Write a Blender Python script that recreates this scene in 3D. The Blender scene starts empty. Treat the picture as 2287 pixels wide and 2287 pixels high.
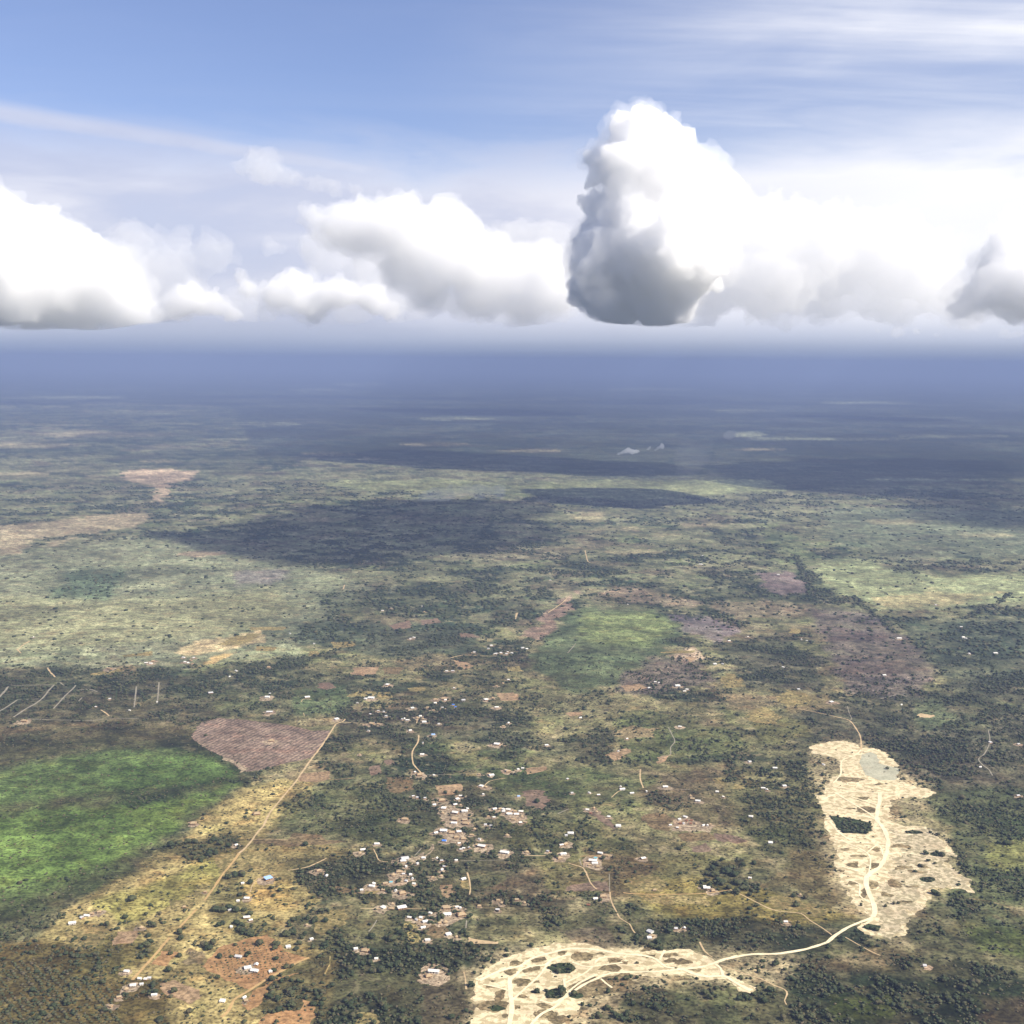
import bpy, bmesh, math, random
import numpy as np
from mathutils import Vector, Matrix
from mathutils.geometry import tessellate_polygon

SC = bpy.context.scene
COL = SC.collection
rng = np.random.default_rng(7)
random.seed(7)
PI = math.pi

# ------------------------------------------------------------------ camera
H = 1000.0
PITCH, ROLL, FOV = math.radians(6.8), math.radians(0.45), math.radians(44.0)
S = 2287.0
F = (S / 2) / math.tan(FOV / 2)
ROT = (Matrix.Rotation(PI / 2 - PITCH, 3, 'X') @ Matrix.Rotation(ROLL, 3, 'Z'))
cam_d = bpy.data.cameras.new("camera"); cam = bpy.data.objects.new("camera", cam_d)
COL.objects.link(cam); cam.location = (0, 0, H); cam.rotation_euler = ROT.to_euler()
cam_d.sensor_width = 36; cam_d.angle = FOV; cam_d.clip_start = 1; cam_d.clip_end = 600000
SC.camera = cam

# ------------------------------------------------------------------ light
SUN_EL, SUN_AZ = math.radians(42), math.radians(116)      # azimuth clockwise from +Y (the view direction)
sundir = Vector((math.sin(SUN_AZ) * math.cos(SUN_EL), math.cos(SUN_AZ) * math.cos(SUN_EL), math.sin(SUN_EL)))
sd = bpy.data.lights.new("sun", 'SUN'); so = bpy.data.objects.new("sun", sd); COL.objects.link(so)
sd.energy = 4.7; sd.angle = math.radians(0.53); sd.color = (1, .93, .82)
so.rotation_euler = sundir.to_track_quat('Z', 'Y').to_euler(); so.location = (0, 0, 3000)

SC.view_settings.view_transform = 'Standard'; SC.view_settings.look = 'None'
SC.view_settings.exposure = 0.82; SC.view_settings.gamma = 1
SC.cycles.volume_bounces = 28; SC.cycles.max_bounces = 32
SC.cycles.diffuse_bounces = 2; SC.cycles.transparent_max_bounces = 24
SC.cycles.use_denoising = True


class NT:
    """small helper for writing node trees"""
    def __init__(s, tree): s.t = tree; s.n = tree.nodes; s.l = tree.links
    def new(s, kind, **kw):
        nd = s.n.new(kind)
        for k, v in kw.items(): setattr(nd, k, v)
        return nd
    def link(s, a, b): s.l.new(a, b)
    def setin(s, sock, v):
        if isinstance(v, bpy.types.NodeSocket): s.l.new(v, sock)
        elif v is not None: sock.default_value = v
    def math(s, op, a, b=None, c=None, clamp=False):
        nd = s.new('ShaderNodeMath', operation=op, use_clamp=clamp)
        s.setin(nd.inputs[0], a); s.setin(nd.inputs[1], b)
        if c is not None: s.setin(nd.inputs[2], c)
        return nd.outputs[0]
    def vmath(s, op, a, b=None):
        nd = s.new('ShaderNodeVectorMath', operation=op)
        s.setin(nd.inputs[0], a)
        if b is not None: s.setin(nd.inputs[1], b)
        return nd.outputs[0]
    def ramp(s, v, lo, hi, a=0.0, b=1.0, smooth=True):
        nd = s.new('ShaderNodeMapRange', interpolation_type='SMOOTHSTEP' if smooth else 'LINEAR', clamp=True)
        s.setin(nd.inputs['Value'], v)
        for k, x in (('From Min', lo), ('From Max', hi), ('To Min', a), ('To Max', b)): nd.inputs[k].default_value = x
        return nd.outputs[0]
    def noise(s, vec, scale, detail=3.0, rough=.55, dist=0.0):
        nd = s.new('ShaderNodeTexNoise')
        s.setin(nd.inputs['Vector'], vec); nd.inputs['Scale'].default_value = scale
        nd.inputs['Detail'].default_value = detail; nd.inputs['Roughness'].default_value = rough
        nd.inputs['Distortion'].default_value = dist
        return nd.outputs['Fac']
    def mix(s, f, a, b, blend='MIX'):
        nd = s.new('ShaderNodeMix', data_type='RGBA', blend_type=blend)
        s.setin(nd.inputs[0], f); s.setin(nd.inputs[6], a); s.setin(nd.inputs[7], b)
        return nd.outputs[2]


def lin(c):
    if isinstance(c, str):
        c = [int(c[i:i + 2], 16) / 255 for i in (1, 3, 5)]
    return tuple((x / 12.92 if x <= .04045 else ((x + .055) / 1.055) ** 2.4) for x in c)
K_ALB = 0.70
def alb(c, k=K_ALB):
    return tuple(min(.85, x * k) for x in lin(c))

# ------------------------------------------------------------------ sky
world = bpy.data.worlds.new("World"); SC.world = world; world.use_nodes = True
w = NT(world.node_tree); w.n.clear()
sky = w.new('ShaderNodeTexSky', sky_type='NISHITA'); sky.sun_disc = False
sky.sun_elevation = SUN_EL; sky.sun_rotation = SUN_AZ; sky.altitude = 1000
sky.air_density = 1.0; sky.dust_density = 1.2; sky.ozone_density = 2.2
tc = w.new('ShaderNodeTexCoord'); sep = w.new('ShaderNodeSeparateXYZ'); w.link(tc.outputs['Generated'], sep.inputs[0])
dx, dy, dz = sep.outputs
zc = w.math('MAXIMUM', dz, 0.012)
# thin high cloud: noise laid on a level sheet far above the ground
pl = w.new('ShaderNodeCombineXYZ'); w.link(w.math('DIVIDE', dx, zc), pl.inputs[0]); w.link(w.math('DIVIDE', dy, zc), pl.inputs[1])
plr = w.new('ShaderNodeVectorRotate', rotation_type='Z_AXIS'); w.link(pl.outputs[0], plr.inputs[0]); plr.inputs['Angle'].default_value = math.radians(-8)
pls = w.new('ShaderNodeMapping'); w.link(plr.outputs[0], pls.inputs[0]); pls.inputs['Scale'].default_value = (.22, .75, 1)
cir = w.noise(pls.outputs[0], 1.0, 6, .58, .35)
dirv = w.new('ShaderNodeMapping'); w.link(tc.outputs['Generated'], dirv.inputs[0]); dirv.inputs['Scale'].default_value = (3.0, 3.0, 14.0)
soft = w.noise(dirv.outputs[0], 1.6, 5, .55, .3)
# amount grows to the right and towards the horizon
right = w.ramp(dx, -.12, .33)
cth = w.math('ADD', w.ramp(cir, .40, .78), w.math('MULTIPLY', w.ramp(soft, .35, .75), .25))
hi_c = w.math('ADD', w.math('MULTIPLY', cth, w.math('ADD', w.math('MULTIPLY', right, .85), .05)), w.math('MULTIPLY', right, .22), clamp=True)
# pale grey layer low over the horizon
wob = w.math('MULTIPLY_ADD', soft, .09, dz)
veil = w.ramp(wob, .235, .165)
veil_r = w.math('MULTIPLY', w.ramp(wob, .30, .12), w.math('MULTIPLY', right, .55))
low = w.math('ADD', w.math('MULTIPLY', veil, w.ramp(soft, .25, .6, .74, .95)), veil_r, clamp=True)
# long thin streak at left that slopes down to the right
line = w.math('MULTIPLY_ADD', dx, .105, w.math('ADD', dz, w.math('MULTIPLY', soft, .022)))
st = w.math('MULTIPLY', w.ramp(line, .128, .141), w.ramp(line, .156, .143))
st = w.math('MULTIPLY', st, w.math('MULTIPLY', w.ramp(dx, .05, -.14), .75))
cm = w.math('MAXIMUM', w.math('MAXIMUM', hi_c, low), st, clamp=True)
skyg = w.mix(1.0, sky.outputs[0], (1.08, .98, 1.12, 1), 'MULTIPLY')
ccol = w.mix(w.ramp(soft, .35, .65), (4.9, 5.1, 6.3, 1), (6.4, 6.5, 7.3, 1))
ccol = w.mix(w.math('MULTIPLY', w.ramp(dx, -.1, .35), .75), ccol, (8.6, 8.6, 8.9, 1))
# smooth distant air right above the horizon
hz = w.ramp(dz, .045, .004)
full = w.mix(cm, skyg, ccol)
full = w.mix(w.math('MULTIPLY', hz, .92), full, w.mix(w.ramp(dz, .022, .0), (3.6, 4.1, 5.2, 1), (2.4, 2.9, 4.0, 1)))
bg = w.new('ShaderNodeBackground'); w.link(full, bg.inputs[0]); bg.inputs[1].default_value = 0.075
wo = w.new('ShaderNodeOutputWorld'); w.link(bg.outputs[0], wo.inputs[0])


# ------------------------------------------------------------------ pixel <-> ground
RM = np.array(ROT)
def ground(px, py):
    """photo pixel (2287 frame) -> point on the ground plane"""
    d = RM @ np.array([(px - S / 2) / F, -(py - S / 2) / F, -1.0])
    t = -H / d[2]
    return np.array([d[0] * t, d[1] * t])
def direction(px, py):
    d = RM @ np.array([(px - S / 2) / F, -(py - S / 2) / F, -1.0]); return d
def project(X, Y, Z=0.0):
    P = np.stack([X, Y, np.full_like(X, Z - H)], -1) @ RM      # local coords
    zz = np.where(-P[..., 2] > 1, -P[..., 2], 1)
    px = P[..., 0] / zz * F + S / 2; py = -P[..., 1] / zz * F + S / 2
    ok = -P[..., 2] > 1
    return np.where(ok, px, -9999), np.where(ok, py, 9999)
def crop(ox, oy, s): return lambda u, v: (ox + u * s, oy + v * s)
Q = 600 / 1932; Q4 = 637 / 1932
C1 = crop(0, 1750, Q); C2 = crop(550, 1750, Q); C3 = crop(1100, 1750, Q); C4 = crop(1650, 1750, Q4)
C5 = crop(0, 1350, Q); C6 = crop(550, 1350, Q); C7 = crop(1100, 1350, Q); C8 = crop(1650, 1350, Q4)
CB = crop(800, 2050, Q); CF = crop(0, 0, S / 1932); CN = crop(1137, 750, 1150 / 1932); CM = crop(0, 750, 1150 / 1932)
CV = crop(850, 1720, 400 / 1932)
def gp(C, pts): return np.array([ground(*C(u, v)) for u, v in pts])

# ------------------------------------------------------------------ noise
def _hash(i, j, seed):
    n = (i.astype(np.int64) * 374761393 + j.astype(np.int64) * 668265263 + seed * 974634777) & 0xffffffff
    n = ((n ^ (n >> 13)) * 1274126177) & 0xffffffff
    return ((n ^ (n >> 16)) & 0xffffff) / float(0xffffff)
def vnoise(x, y, seed=0):
    xi = np.floor(x); yi = np.floor(y); fx = x - xi; fy = y - yi
    fx = fx * fx * (3 - 2 * fx); fy = fy * fy * (3 - 2 * fy)
    a = _hash(xi, yi, seed); b = _hash(xi + 1, yi, seed); c = _hash(xi, yi + 1, seed); d = _hash(xi + 1, yi + 1, seed)
    return (a * (1 - fx) + b * fx) * (1 - fy) + (c * (1 - fx) + d * fx) * fy
def fbm(x, y, size, seed=0, octv=4, gain=.5):
    t = 0; a = 1; n = 0; x = np.asarray(x, float) / size; y = np.asarray(y, float) / size
    for k in range(octv):
        t = t + a * vnoise(x, y, seed + k * 17); n += a; a *= gain
        x, y = (x * .8 - y * .6) * 2.03, (x * .6 + y * .8) * 2.03
    return t / n
def sstep(x, a, b):
    t = np.clip((x - a) / (b - a), 0, 1); return t * t * (3 - 2 * t)
def sdist(px, py, poly):
    """signed distance to polygon, positive inside"""
    poly = np.asarray(poly, float); n = len(poly)
    best = np.full(px.shape, 1e18); inside = np.zeros(px.shape, bool)
    for i in range(n):
        ax, ay = poly[i]; bx, by = poly[(i + 1) % n]
        ex, ey = bx - ax, by - ay; L = ex * ex + ey * ey + 1e-9
        t = np.clip(((px - ax) * ex + (py - ay) * ey) / L, 0, 1)
        best = np.minimum(best, (px - ax - t * ex) ** 2 + (py - ay - t * ey) ** 2)
        c = ((ay > py) != (by > py))
        xx = ex * (py - ay) / (ey if abs(ey) > 1e-9 else 1e-9) + ax
        inside ^= c & (px < xx)
    d = np.sqrt(best)
    return np.where(inside, d, -d)

# ------------------------------------------------------------------ land cover, outlined on the ground
# polygon (1932 frame), colour, softness px, strength, tree density
ZONES = [
 ([(0, 700), (1932, 715), (1932, 900), (1400, 930), (900, 880), (480, 860), (440, 770), (0, 750)], '#26302a', 14, 1.05, 0),  # far band: cloud shadow put into the ground colour as dark green
 ([(0, 1050), (300, 1015), (650, 1085), (700, 1110), (560, 1240), (330, 1265), (0, 1260)], '#989c7a', 22, .65, .04),
 ([(0, 1120), (300, 1130), (520, 1110), (560, 1150), (420, 1200), (200, 1215), (0, 1225)], '#a29f74', 18, .6, .02),
 ([(230, 888), (300, 884), (372, 890), (365, 905), (322, 912), (318, 935), (300, 948), (285, 944), (302, 925), (270, 912), (232, 906)], '#b9a284', 2, .8, 0),
 ([(0, 1010), (90, 985), (160, 972), (280, 968), (282, 985), (250, 995), (180, 1003), (70, 1016), (35, 1045), (0, 1052)], '#b5a583', 3, .8, 0),
 ([(70, 1030), (130, 1015), (135, 1020), (85, 1033)], '#b5a583', 2, .8, 0),
 ([(335, 1048), (360, 1040), (420, 1040), (425, 1046), (380, 1053)], '#b8a284', 2, .8, 0),
 ([(430, 1080), (560, 1075), (520, 1100), (440, 1105)], '#7b6f70', 8, .6, 0),
 ([(140, 1080), (230, 1075), (210, 1130), (80, 1125)], '#5f7556', 14, .7, .1),
 ([(590, 910), (820, 905), (1000, 912), (1150, 905), (1450, 905), (1480, 925), (1200, 945), (1050, 935), (700, 925)], '#9aa070', 6, .55, 0),
 ([(330, 1228), (380, 1210), (450, 1200), (500, 1188), (492, 1212), (430, 1225), (350, 1237)], '#cdb98c', 3, .9, 0),
 ([(375, 1258), (410, 1238), (445, 1233), (415, 1252)], '#c9ab74', 2, .9, 0),
 ([(200, 1262), (250, 1258), (260, 1268), (200, 1274)], '#b39a74', 2, .8, 0),
 ([(0, 1265), (300, 1262), (560, 1245), (720, 1295), (640, 1350), (370, 1362), (0, 1368)], '#3a4735', 12, .75, .55),
 ([(0, 1370), (300, 1362), (372, 1378), (390, 1402), (150, 1405), (0, 1445)], '#544c34', 10, .8, .08),
 ([(560, 1300), (640, 1290), (660, 1320), (640, 1350), (560, 1350)], '#5f6f48', 6, .6, .1),
 ([(0, 1400), (200, 1390), (405, 1392), (475, 1470), (425, 1542), (340, 1585), (180, 1695), (0, 1805)], '#3a3f28', 12, .95, .03),
 ([(0, 1520), (60, 1440), (230, 1412), (400, 1430), (452, 1460), (445, 1478), (330, 1490), (180, 1500), (0, 1540)], '#617440', 22, .9, 0),
 ([(250, 1440), (380, 1430), (445, 1458), (400, 1478), (280, 1488), (200, 1480)], '#688044', 10, .8, 0),
 ([(0, 1545), (150, 1520), (260, 1512), (400, 1492), (440, 1482), (400, 1520), (330, 1555), (290, 1592), (200, 1640), (90, 1680), (0, 1728)], '#667c3e', 24, .95, 0),
 ([(250, 1530), (420, 1500), (380, 1530), (320, 1560), (240, 1570)], '#84944a', 18, .4, 0),
 ([(220, 1512), (320, 1480), (450, 1462), (470, 1478), (360, 1492), (260, 1518)], '#2f3c22', 6, .85, .15),
 ([(0, 1690), (120, 1650), (240, 1620), (280, 1640), (150, 1700), (0, 1780)], '#56613a', 14, .6, .1),
 ([(330, 1590), (400, 1525), (480, 1480), (580, 1458), (605, 1490), (560, 1530), (500, 1580), (620, 1590), (700, 1600), (560, 1640), (600, 1700), (520, 1760), (640, 1800), (570, 1932), (250, 1932), (130, 1900), (160, 1800), (40, 1780), (170, 1690)], '#a69562', 10, .9, .07),
 ([(380, 1560), (470, 1492), (570, 1465), (555, 1500), (490, 1560)], '#b8a56c', 6, .8, .04),
 ([(460, 1660), (560, 1660), (540, 1720), (470, 1730)], '#bba062', 10, .6, .04),
 ([(180, 1700), (330, 1650), (440, 1600), (420, 1660), (330, 1700), (240, 1740)], '#94914c', 10, .6, .04),
 ([(120, 1770), (220, 1760), (330, 1790), (230, 1850), (120, 1830)], '#6a6438', 10, .75, .35),
 ([(0, 1790), (100, 1770), (190, 1850), (300, 1860), (340, 1932), (0, 1932)], '#61552f', 10, .85, .30),
 ([(490, 1572), (560, 1500), (640, 1475), (800, 1480), (825, 1560), (800, 1600), (700, 1585), (600, 1575)], '#454f30', 5, .92, .30),
 ([(640, 1560), (760, 1555), (790, 1590), (680, 1590)], '#4c5334', 6, .6, .3),
 ([(300, 1595), (360, 1582), (440, 1575), (452, 1600), (360, 1622)], '#2d3824', 5, .9, .9),
 ([(520, 1625), (640, 1595), (700, 1595), (730, 1625), (700, 1700), (600, 1670), (560, 1650)], '#353d2a', 8, .8, .6),
 ([(405, 1650), (460, 1640), (480, 1740), (560, 1770), (440, 1770), (400, 1700)], '#4b5332', 10, .7, .4),
 ([(700, 1480), (900, 1480), (1000, 1560), (1000, 1640), (880, 1700), (860, 1740), (700, 1740), (720, 1640), (820, 1580)], '#3f4431', 12, .8, .85),
 ([(600, 1720), (780, 1740), (900, 1800), (860, 1850), (700, 1800), (560, 1790)], '#454c2e', 12, .7, .5),
 ([(500, 1835), (620, 1785), (880, 1785), (885, 1932), (480, 1932)], '#343a26', 12, .9, .7),
 ([(790, 1860), (880, 1840), (885, 1932), (790, 1932)], '#6b5f48', 10, .7, .3),
 ([(640, 1335), (830, 1330), (1000, 1350), (1000, 1420), (830, 1400), (640, 1400)], '#333d33', 10, .8, .7),
 ([(590, 1430), (700, 1440), (790, 1470), (640, 1475)], '#37482f', 8, .7, .4),
 ([(560, 1180), (780, 1170), (900, 1180), (900, 1230), (700, 1240), (560, 1210)], '#4f5c47', 8, .7, .35),
 ([(600, 1125), (900, 1100), (1050, 1120), (980, 1180), (800, 1160), (620, 1160)], '#46563f', 10, .6, .45),
 ([(1000, 1260), (1030, 1200), (1100, 1140), (1230, 1150), (1290, 1180), (1250, 1230), (1170, 1290), (1080, 1310)], '#616d4b', 8, .9, .05),
 ([(1105, 1152), (1240, 1160), (1275, 1180), (1220, 1222), (1130, 1215), (1085, 1195)], '#929c60', 14, .5, 0),
 ([(985, 1197), (1050, 1140), (1095, 1112), (1070, 1155), (1040, 1195), (1005, 1207)], '#a08674', 4, .8, .02),
 ([(1120, 1115), (1200, 1110), (1270, 1125), (1330, 1140), (1300, 1150), (1200, 1135)], '#aa957c', 6, .6, .1),
 ([(1330, 1140), (1440, 1130), (1530, 1150), (1500, 1165), (1380, 1165)], '#a59478', 6, .6, .1),
 ([(1270, 1160), (1330, 1165), (1400, 1190), (1360, 1215), (1290, 1190)], '#80707a', 8, .6, .1),
 ([(1250, 1235), (1320, 1222), (1330, 1240), (1290, 1255)], '#c0a78c', 3, .7, .05),
 ([(1165, 1300), (1180, 1270), (1230, 1240), (1320, 1250), (1360, 1290), (1240, 1300), (1200, 1310)], '#75685e', 8, .8, .3),
 ([(1530, 1150), (1640, 1150), (1700, 1195), (1765, 1260), (1740, 1320), (1600, 1310), (1560, 1230)], '#76646a', 16, .5, .12),
 ([(1425, 1080), (1500, 1078), (1528, 1120), (1480, 1122), (1440, 1105)], '#94827c', 4, .85, .02),
 ([(1540, 1060), (1600, 1050), (1700, 1080), (1800, 1085), (1932, 1075), (1932, 1145), (1800, 1142), (1690, 1155), (1600, 1125), (1560, 1100)], '#a3aa7c', 8, .85, .04),
 ([(1640, 1130), (1760, 1115), (1900, 1120), (1800, 1140), (1690, 1150)], '#bfae80', 6, .6, 0),
 ([(1560, 960), (1900, 960), (1932, 1040), (1700, 1060), (1560, 1020)], '#788266', 14, .6, .08),
 ([(1440, 985), (1500, 1010), (1550, 1060), (1500, 1060), (1440, 1020)], '#7f8c5c', 10, .4, .05),
 ([(1700, 1170), (1932, 1160), (1932, 1250), (1800, 1300), (1740, 1240)], '#56604c', 12, .7, .3),
 ([(1600, 1320), (1760, 1300), (1932, 1230), (1932, 1500), (1800, 1510), (1700, 1450), (1640, 1400), (1500, 1400), (1420, 1360)], '#3b423b', 14, .85, .5),
 ([(1720, 1320), (1780, 1320), (1800, 1360), (1740, 1380)], '#66704e', 8, .6, .1),
 ([(1700, 1480), (1932, 1490), (1932, 1720), (1800, 1700), (1780, 1560)], '#4f5a3a', 14, .7, .4),
 ([(1860, 1590), (1932, 1580), (1932, 1650), (1870, 1640)], '#98975a', 12, .6, .05),
 ([(1350, 1220), (1470, 1200), (1560, 1240), (1540, 1310), (1400, 1300)], '#36423a', 12, .75, .7),
 ([(1460, 1315), (1560, 1310), (1590, 1340), (1490, 1345)], '#8a7c58', 5, .8, .05),
 ([(1420, 1340), (1490, 1350), (1540, 1390), (1430, 1400)], '#7d7a4c', 8, .7, .08),
 ([(1160, 1360), (1300, 1350), (1420, 1400), (1340, 1430), (1180, 1430)], '#5d6a3e', 12, .6, .2),
 ([(860, 1260), (1000, 1290), (1160, 1320), (1120, 1360), (900, 1340)], '#84805c', 14, .6, .25),
 ([(1000, 1400), (1160, 1380), (1160, 1440), (1020, 1430)], '#373f31', 10, .7, .6),
 ([(900, 1450), (1080, 1440), (1240, 1470), (1200, 1510), (950, 1500)], '#4b6035', 12, .6, .15),
 ([(1380, 1450), (1560, 1430), (1560, 1600), (1420, 1590), (1350, 1500)], '#51552f', 12, .6, .45),
 ([(1400, 1560), (1500, 1560), (1570, 1600), (1560, 1640), (1440, 1620)], '#43502f', 10, .7, .35),
 ([(940, 1540), (1100, 1550), (1200, 1590), (1100, 1620), (960, 1600)], '#5a5c36', 12, .6, .3),
 ([(1000, 1620), (1160, 1600), (1240, 1620), (1330, 1600), (1400, 1640), (1300, 1660), (1040, 1690)], '#7a7448', 12, .65, .12),
 ([(1100, 1600), (1230, 1620), (1260, 1690), (1150, 1700)], '#6c5640', 10, .6, .1),
 ([(1170, 1665), (1330, 1652), (1450, 1680), (1600, 1730), (1500, 1755), (1380, 1745), (1240, 1730)], '#9a8a4c', 14, .75, .05),
 ([(1480, 1600), (1570, 1600), (1620, 1680), (1560, 1720), (1490, 1670)], '#6f6040', 12, .7, .12),
 ([(1320, 1630), (1400, 1620), (1420, 1680), (1330, 1690)], '#2c3424', 6, .8, .9),
 ([(1180, 1700), (1260, 1740), (1400, 1735), (1570, 1755), (1545, 1790), (1380, 1800), (1200, 1790)], '#373d28', 8, .9, .55),
 ([(900, 1690), (1040, 1700), (1180, 1740), (1180, 1790), (1000, 1760), (890, 1790)], '#3d4029', 10, .8, .5),
 ([(1060, 1750), (1150, 1745), (1170, 1790), (1080, 1790)], '#6f6250', 6, .7, .1),
 ([(885, 1770), (1010, 1780), (940, 1830), (885, 1850)], '#39402a', 6, .8, .5),
 ([(1500, 1810), (1640, 1790), (1700, 1770), (1720, 1830), (1560, 1850)], '#7a6a4e', 12, .6, .2),
 ([(885, 2000), (875, 1850), (925, 1798), (1060, 1768), (1250, 1785), (1400, 1792), (1510, 1800), (1480, 1862), (1330, 1852), (1200, 1862), (1080, 1940)], '#b8a882', 22, .7, .15),
 ([(1525, 1410), (1600, 1390), (1690, 1440), (1765, 1490), (1740, 1525), (1700, 1535), (1775, 1570), (1815, 1640), (1760, 1700), (1710, 1785), (1640, 1765), (1570, 1660), (1540, 1500)], '#b8a882', 26, .7, .12),
 ([(1100, 1932), (1180, 1880), (1300, 1855), (1480, 1850), (1932, 1840), (1932, 1932)], '#31391f', 10, .9, .8),
 ([(1715, 1730), (1800, 1700), (1932, 1740), (1932, 1840), (1600, 1860), (1480, 1850), (1600, 1830), (1720, 1800)], '#3b432c', 14, .85, .65),
 ([(1820, 1740), (1932, 1760), (1932, 1830), (1840, 1790)], '#5f6a35', 14, .6, .25),
 ([(1560, 1880), (1700, 1880), (1680, 1920), (1560, 1920)], '#565f2a', 12, .7, .3),
 ([(1840, 1880), (1932, 1870), (1932, 1932), (1860, 1932)], '#6b5a44', 12, .6, .2),
]
for (x, y, a, b, c) in [(600, 735, 60, 3, 0), (500, 800, 70, 3, 0), (620, 857, 50, 3, 1), (700, 866, 25, 2, 1), (120, 750, 120, 3, 0), (200, 820, 140, 5, 1), (60, 840, 80, 5, 1), (680, 725, 50, 4, 0), (1000, 755, 60, 2, 0), (1230, 735, 80, 3, 0), (1415, 820, 30, 5, 0),
                        (1430, 848, 50, 2, 1), (1560, 828, 160, 2, 0), (1800, 823, 100, 3, 0), (1750, 905, 120, 2, 0), (1000, 850, 60, 2, 1), (1110, 975, 34, 8, 1), (1180, 998, 60, 3, 1), (1250, 1010, 30, 2, 1), (1100, 1002, 30, 2, 1), (1330, 992, 50, 3, 1), (260, 780, 120, 2, 0), (860, 790, 70, 2, 0), (820, 838, 60, 3, 1),
                        (1640, 760, 90, 2, 0), (1400, 775, 60, 2, 0), (300, 870, 40, 3, 1), (50, 895, 50, 4, 1), (1690, 985, 60, 4, 1), (1850, 1010, 60, 4, 1), (600, 980, 60, 4, 1), (1200, 1040, 60, 4, 1), (1250, 900, 90, 3, 0)]:
    ZONES.append(([(x + a * math.cos(q), y + b * math.sin(q)) for q in np.linspace(0, 2 * PI, 12, endpoint=False)], '#b0a37c' if c else '#9ca07c', 4, .5, 0))
def _ext(p): return (-160 if p[0] == 0 else (2090 if p[0] == 1932 else p[0]), 2120 if p[1] == 1932 else p[1])
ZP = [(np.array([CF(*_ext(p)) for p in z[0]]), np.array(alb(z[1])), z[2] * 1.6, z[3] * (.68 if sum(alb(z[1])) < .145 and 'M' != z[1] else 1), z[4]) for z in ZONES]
TREELINES = [[(1500, 1050), (1525, 1100), (1532, 1130), (1610, 1128), (1650, 1160), (1690, 1195)], [(1825, 1165), (1870, 1145), (1905, 1122)],
             [(1000, 1075), (1100, 1082), (1180, 1080)], [(520, 1010), (540, 1012)], [(1720, 1560), (1800, 1590), (1820, 1620)], [(880, 1500), (880, 1770)],
             [(690, 1330), (780, 1330)], [(1640, 1400), (1750, 1470)]]
TREELINES = [np.array([CF(*p) for p in t]) for t in TREELINES]
G_GRASS = np.array(alb('#86805a')); G_DARK = np.array(alb('#3b4733')); G_BROWN = np.array(alb('#7f6a52')); G_PALE = np.array(alb('#a49a6e'))

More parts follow.
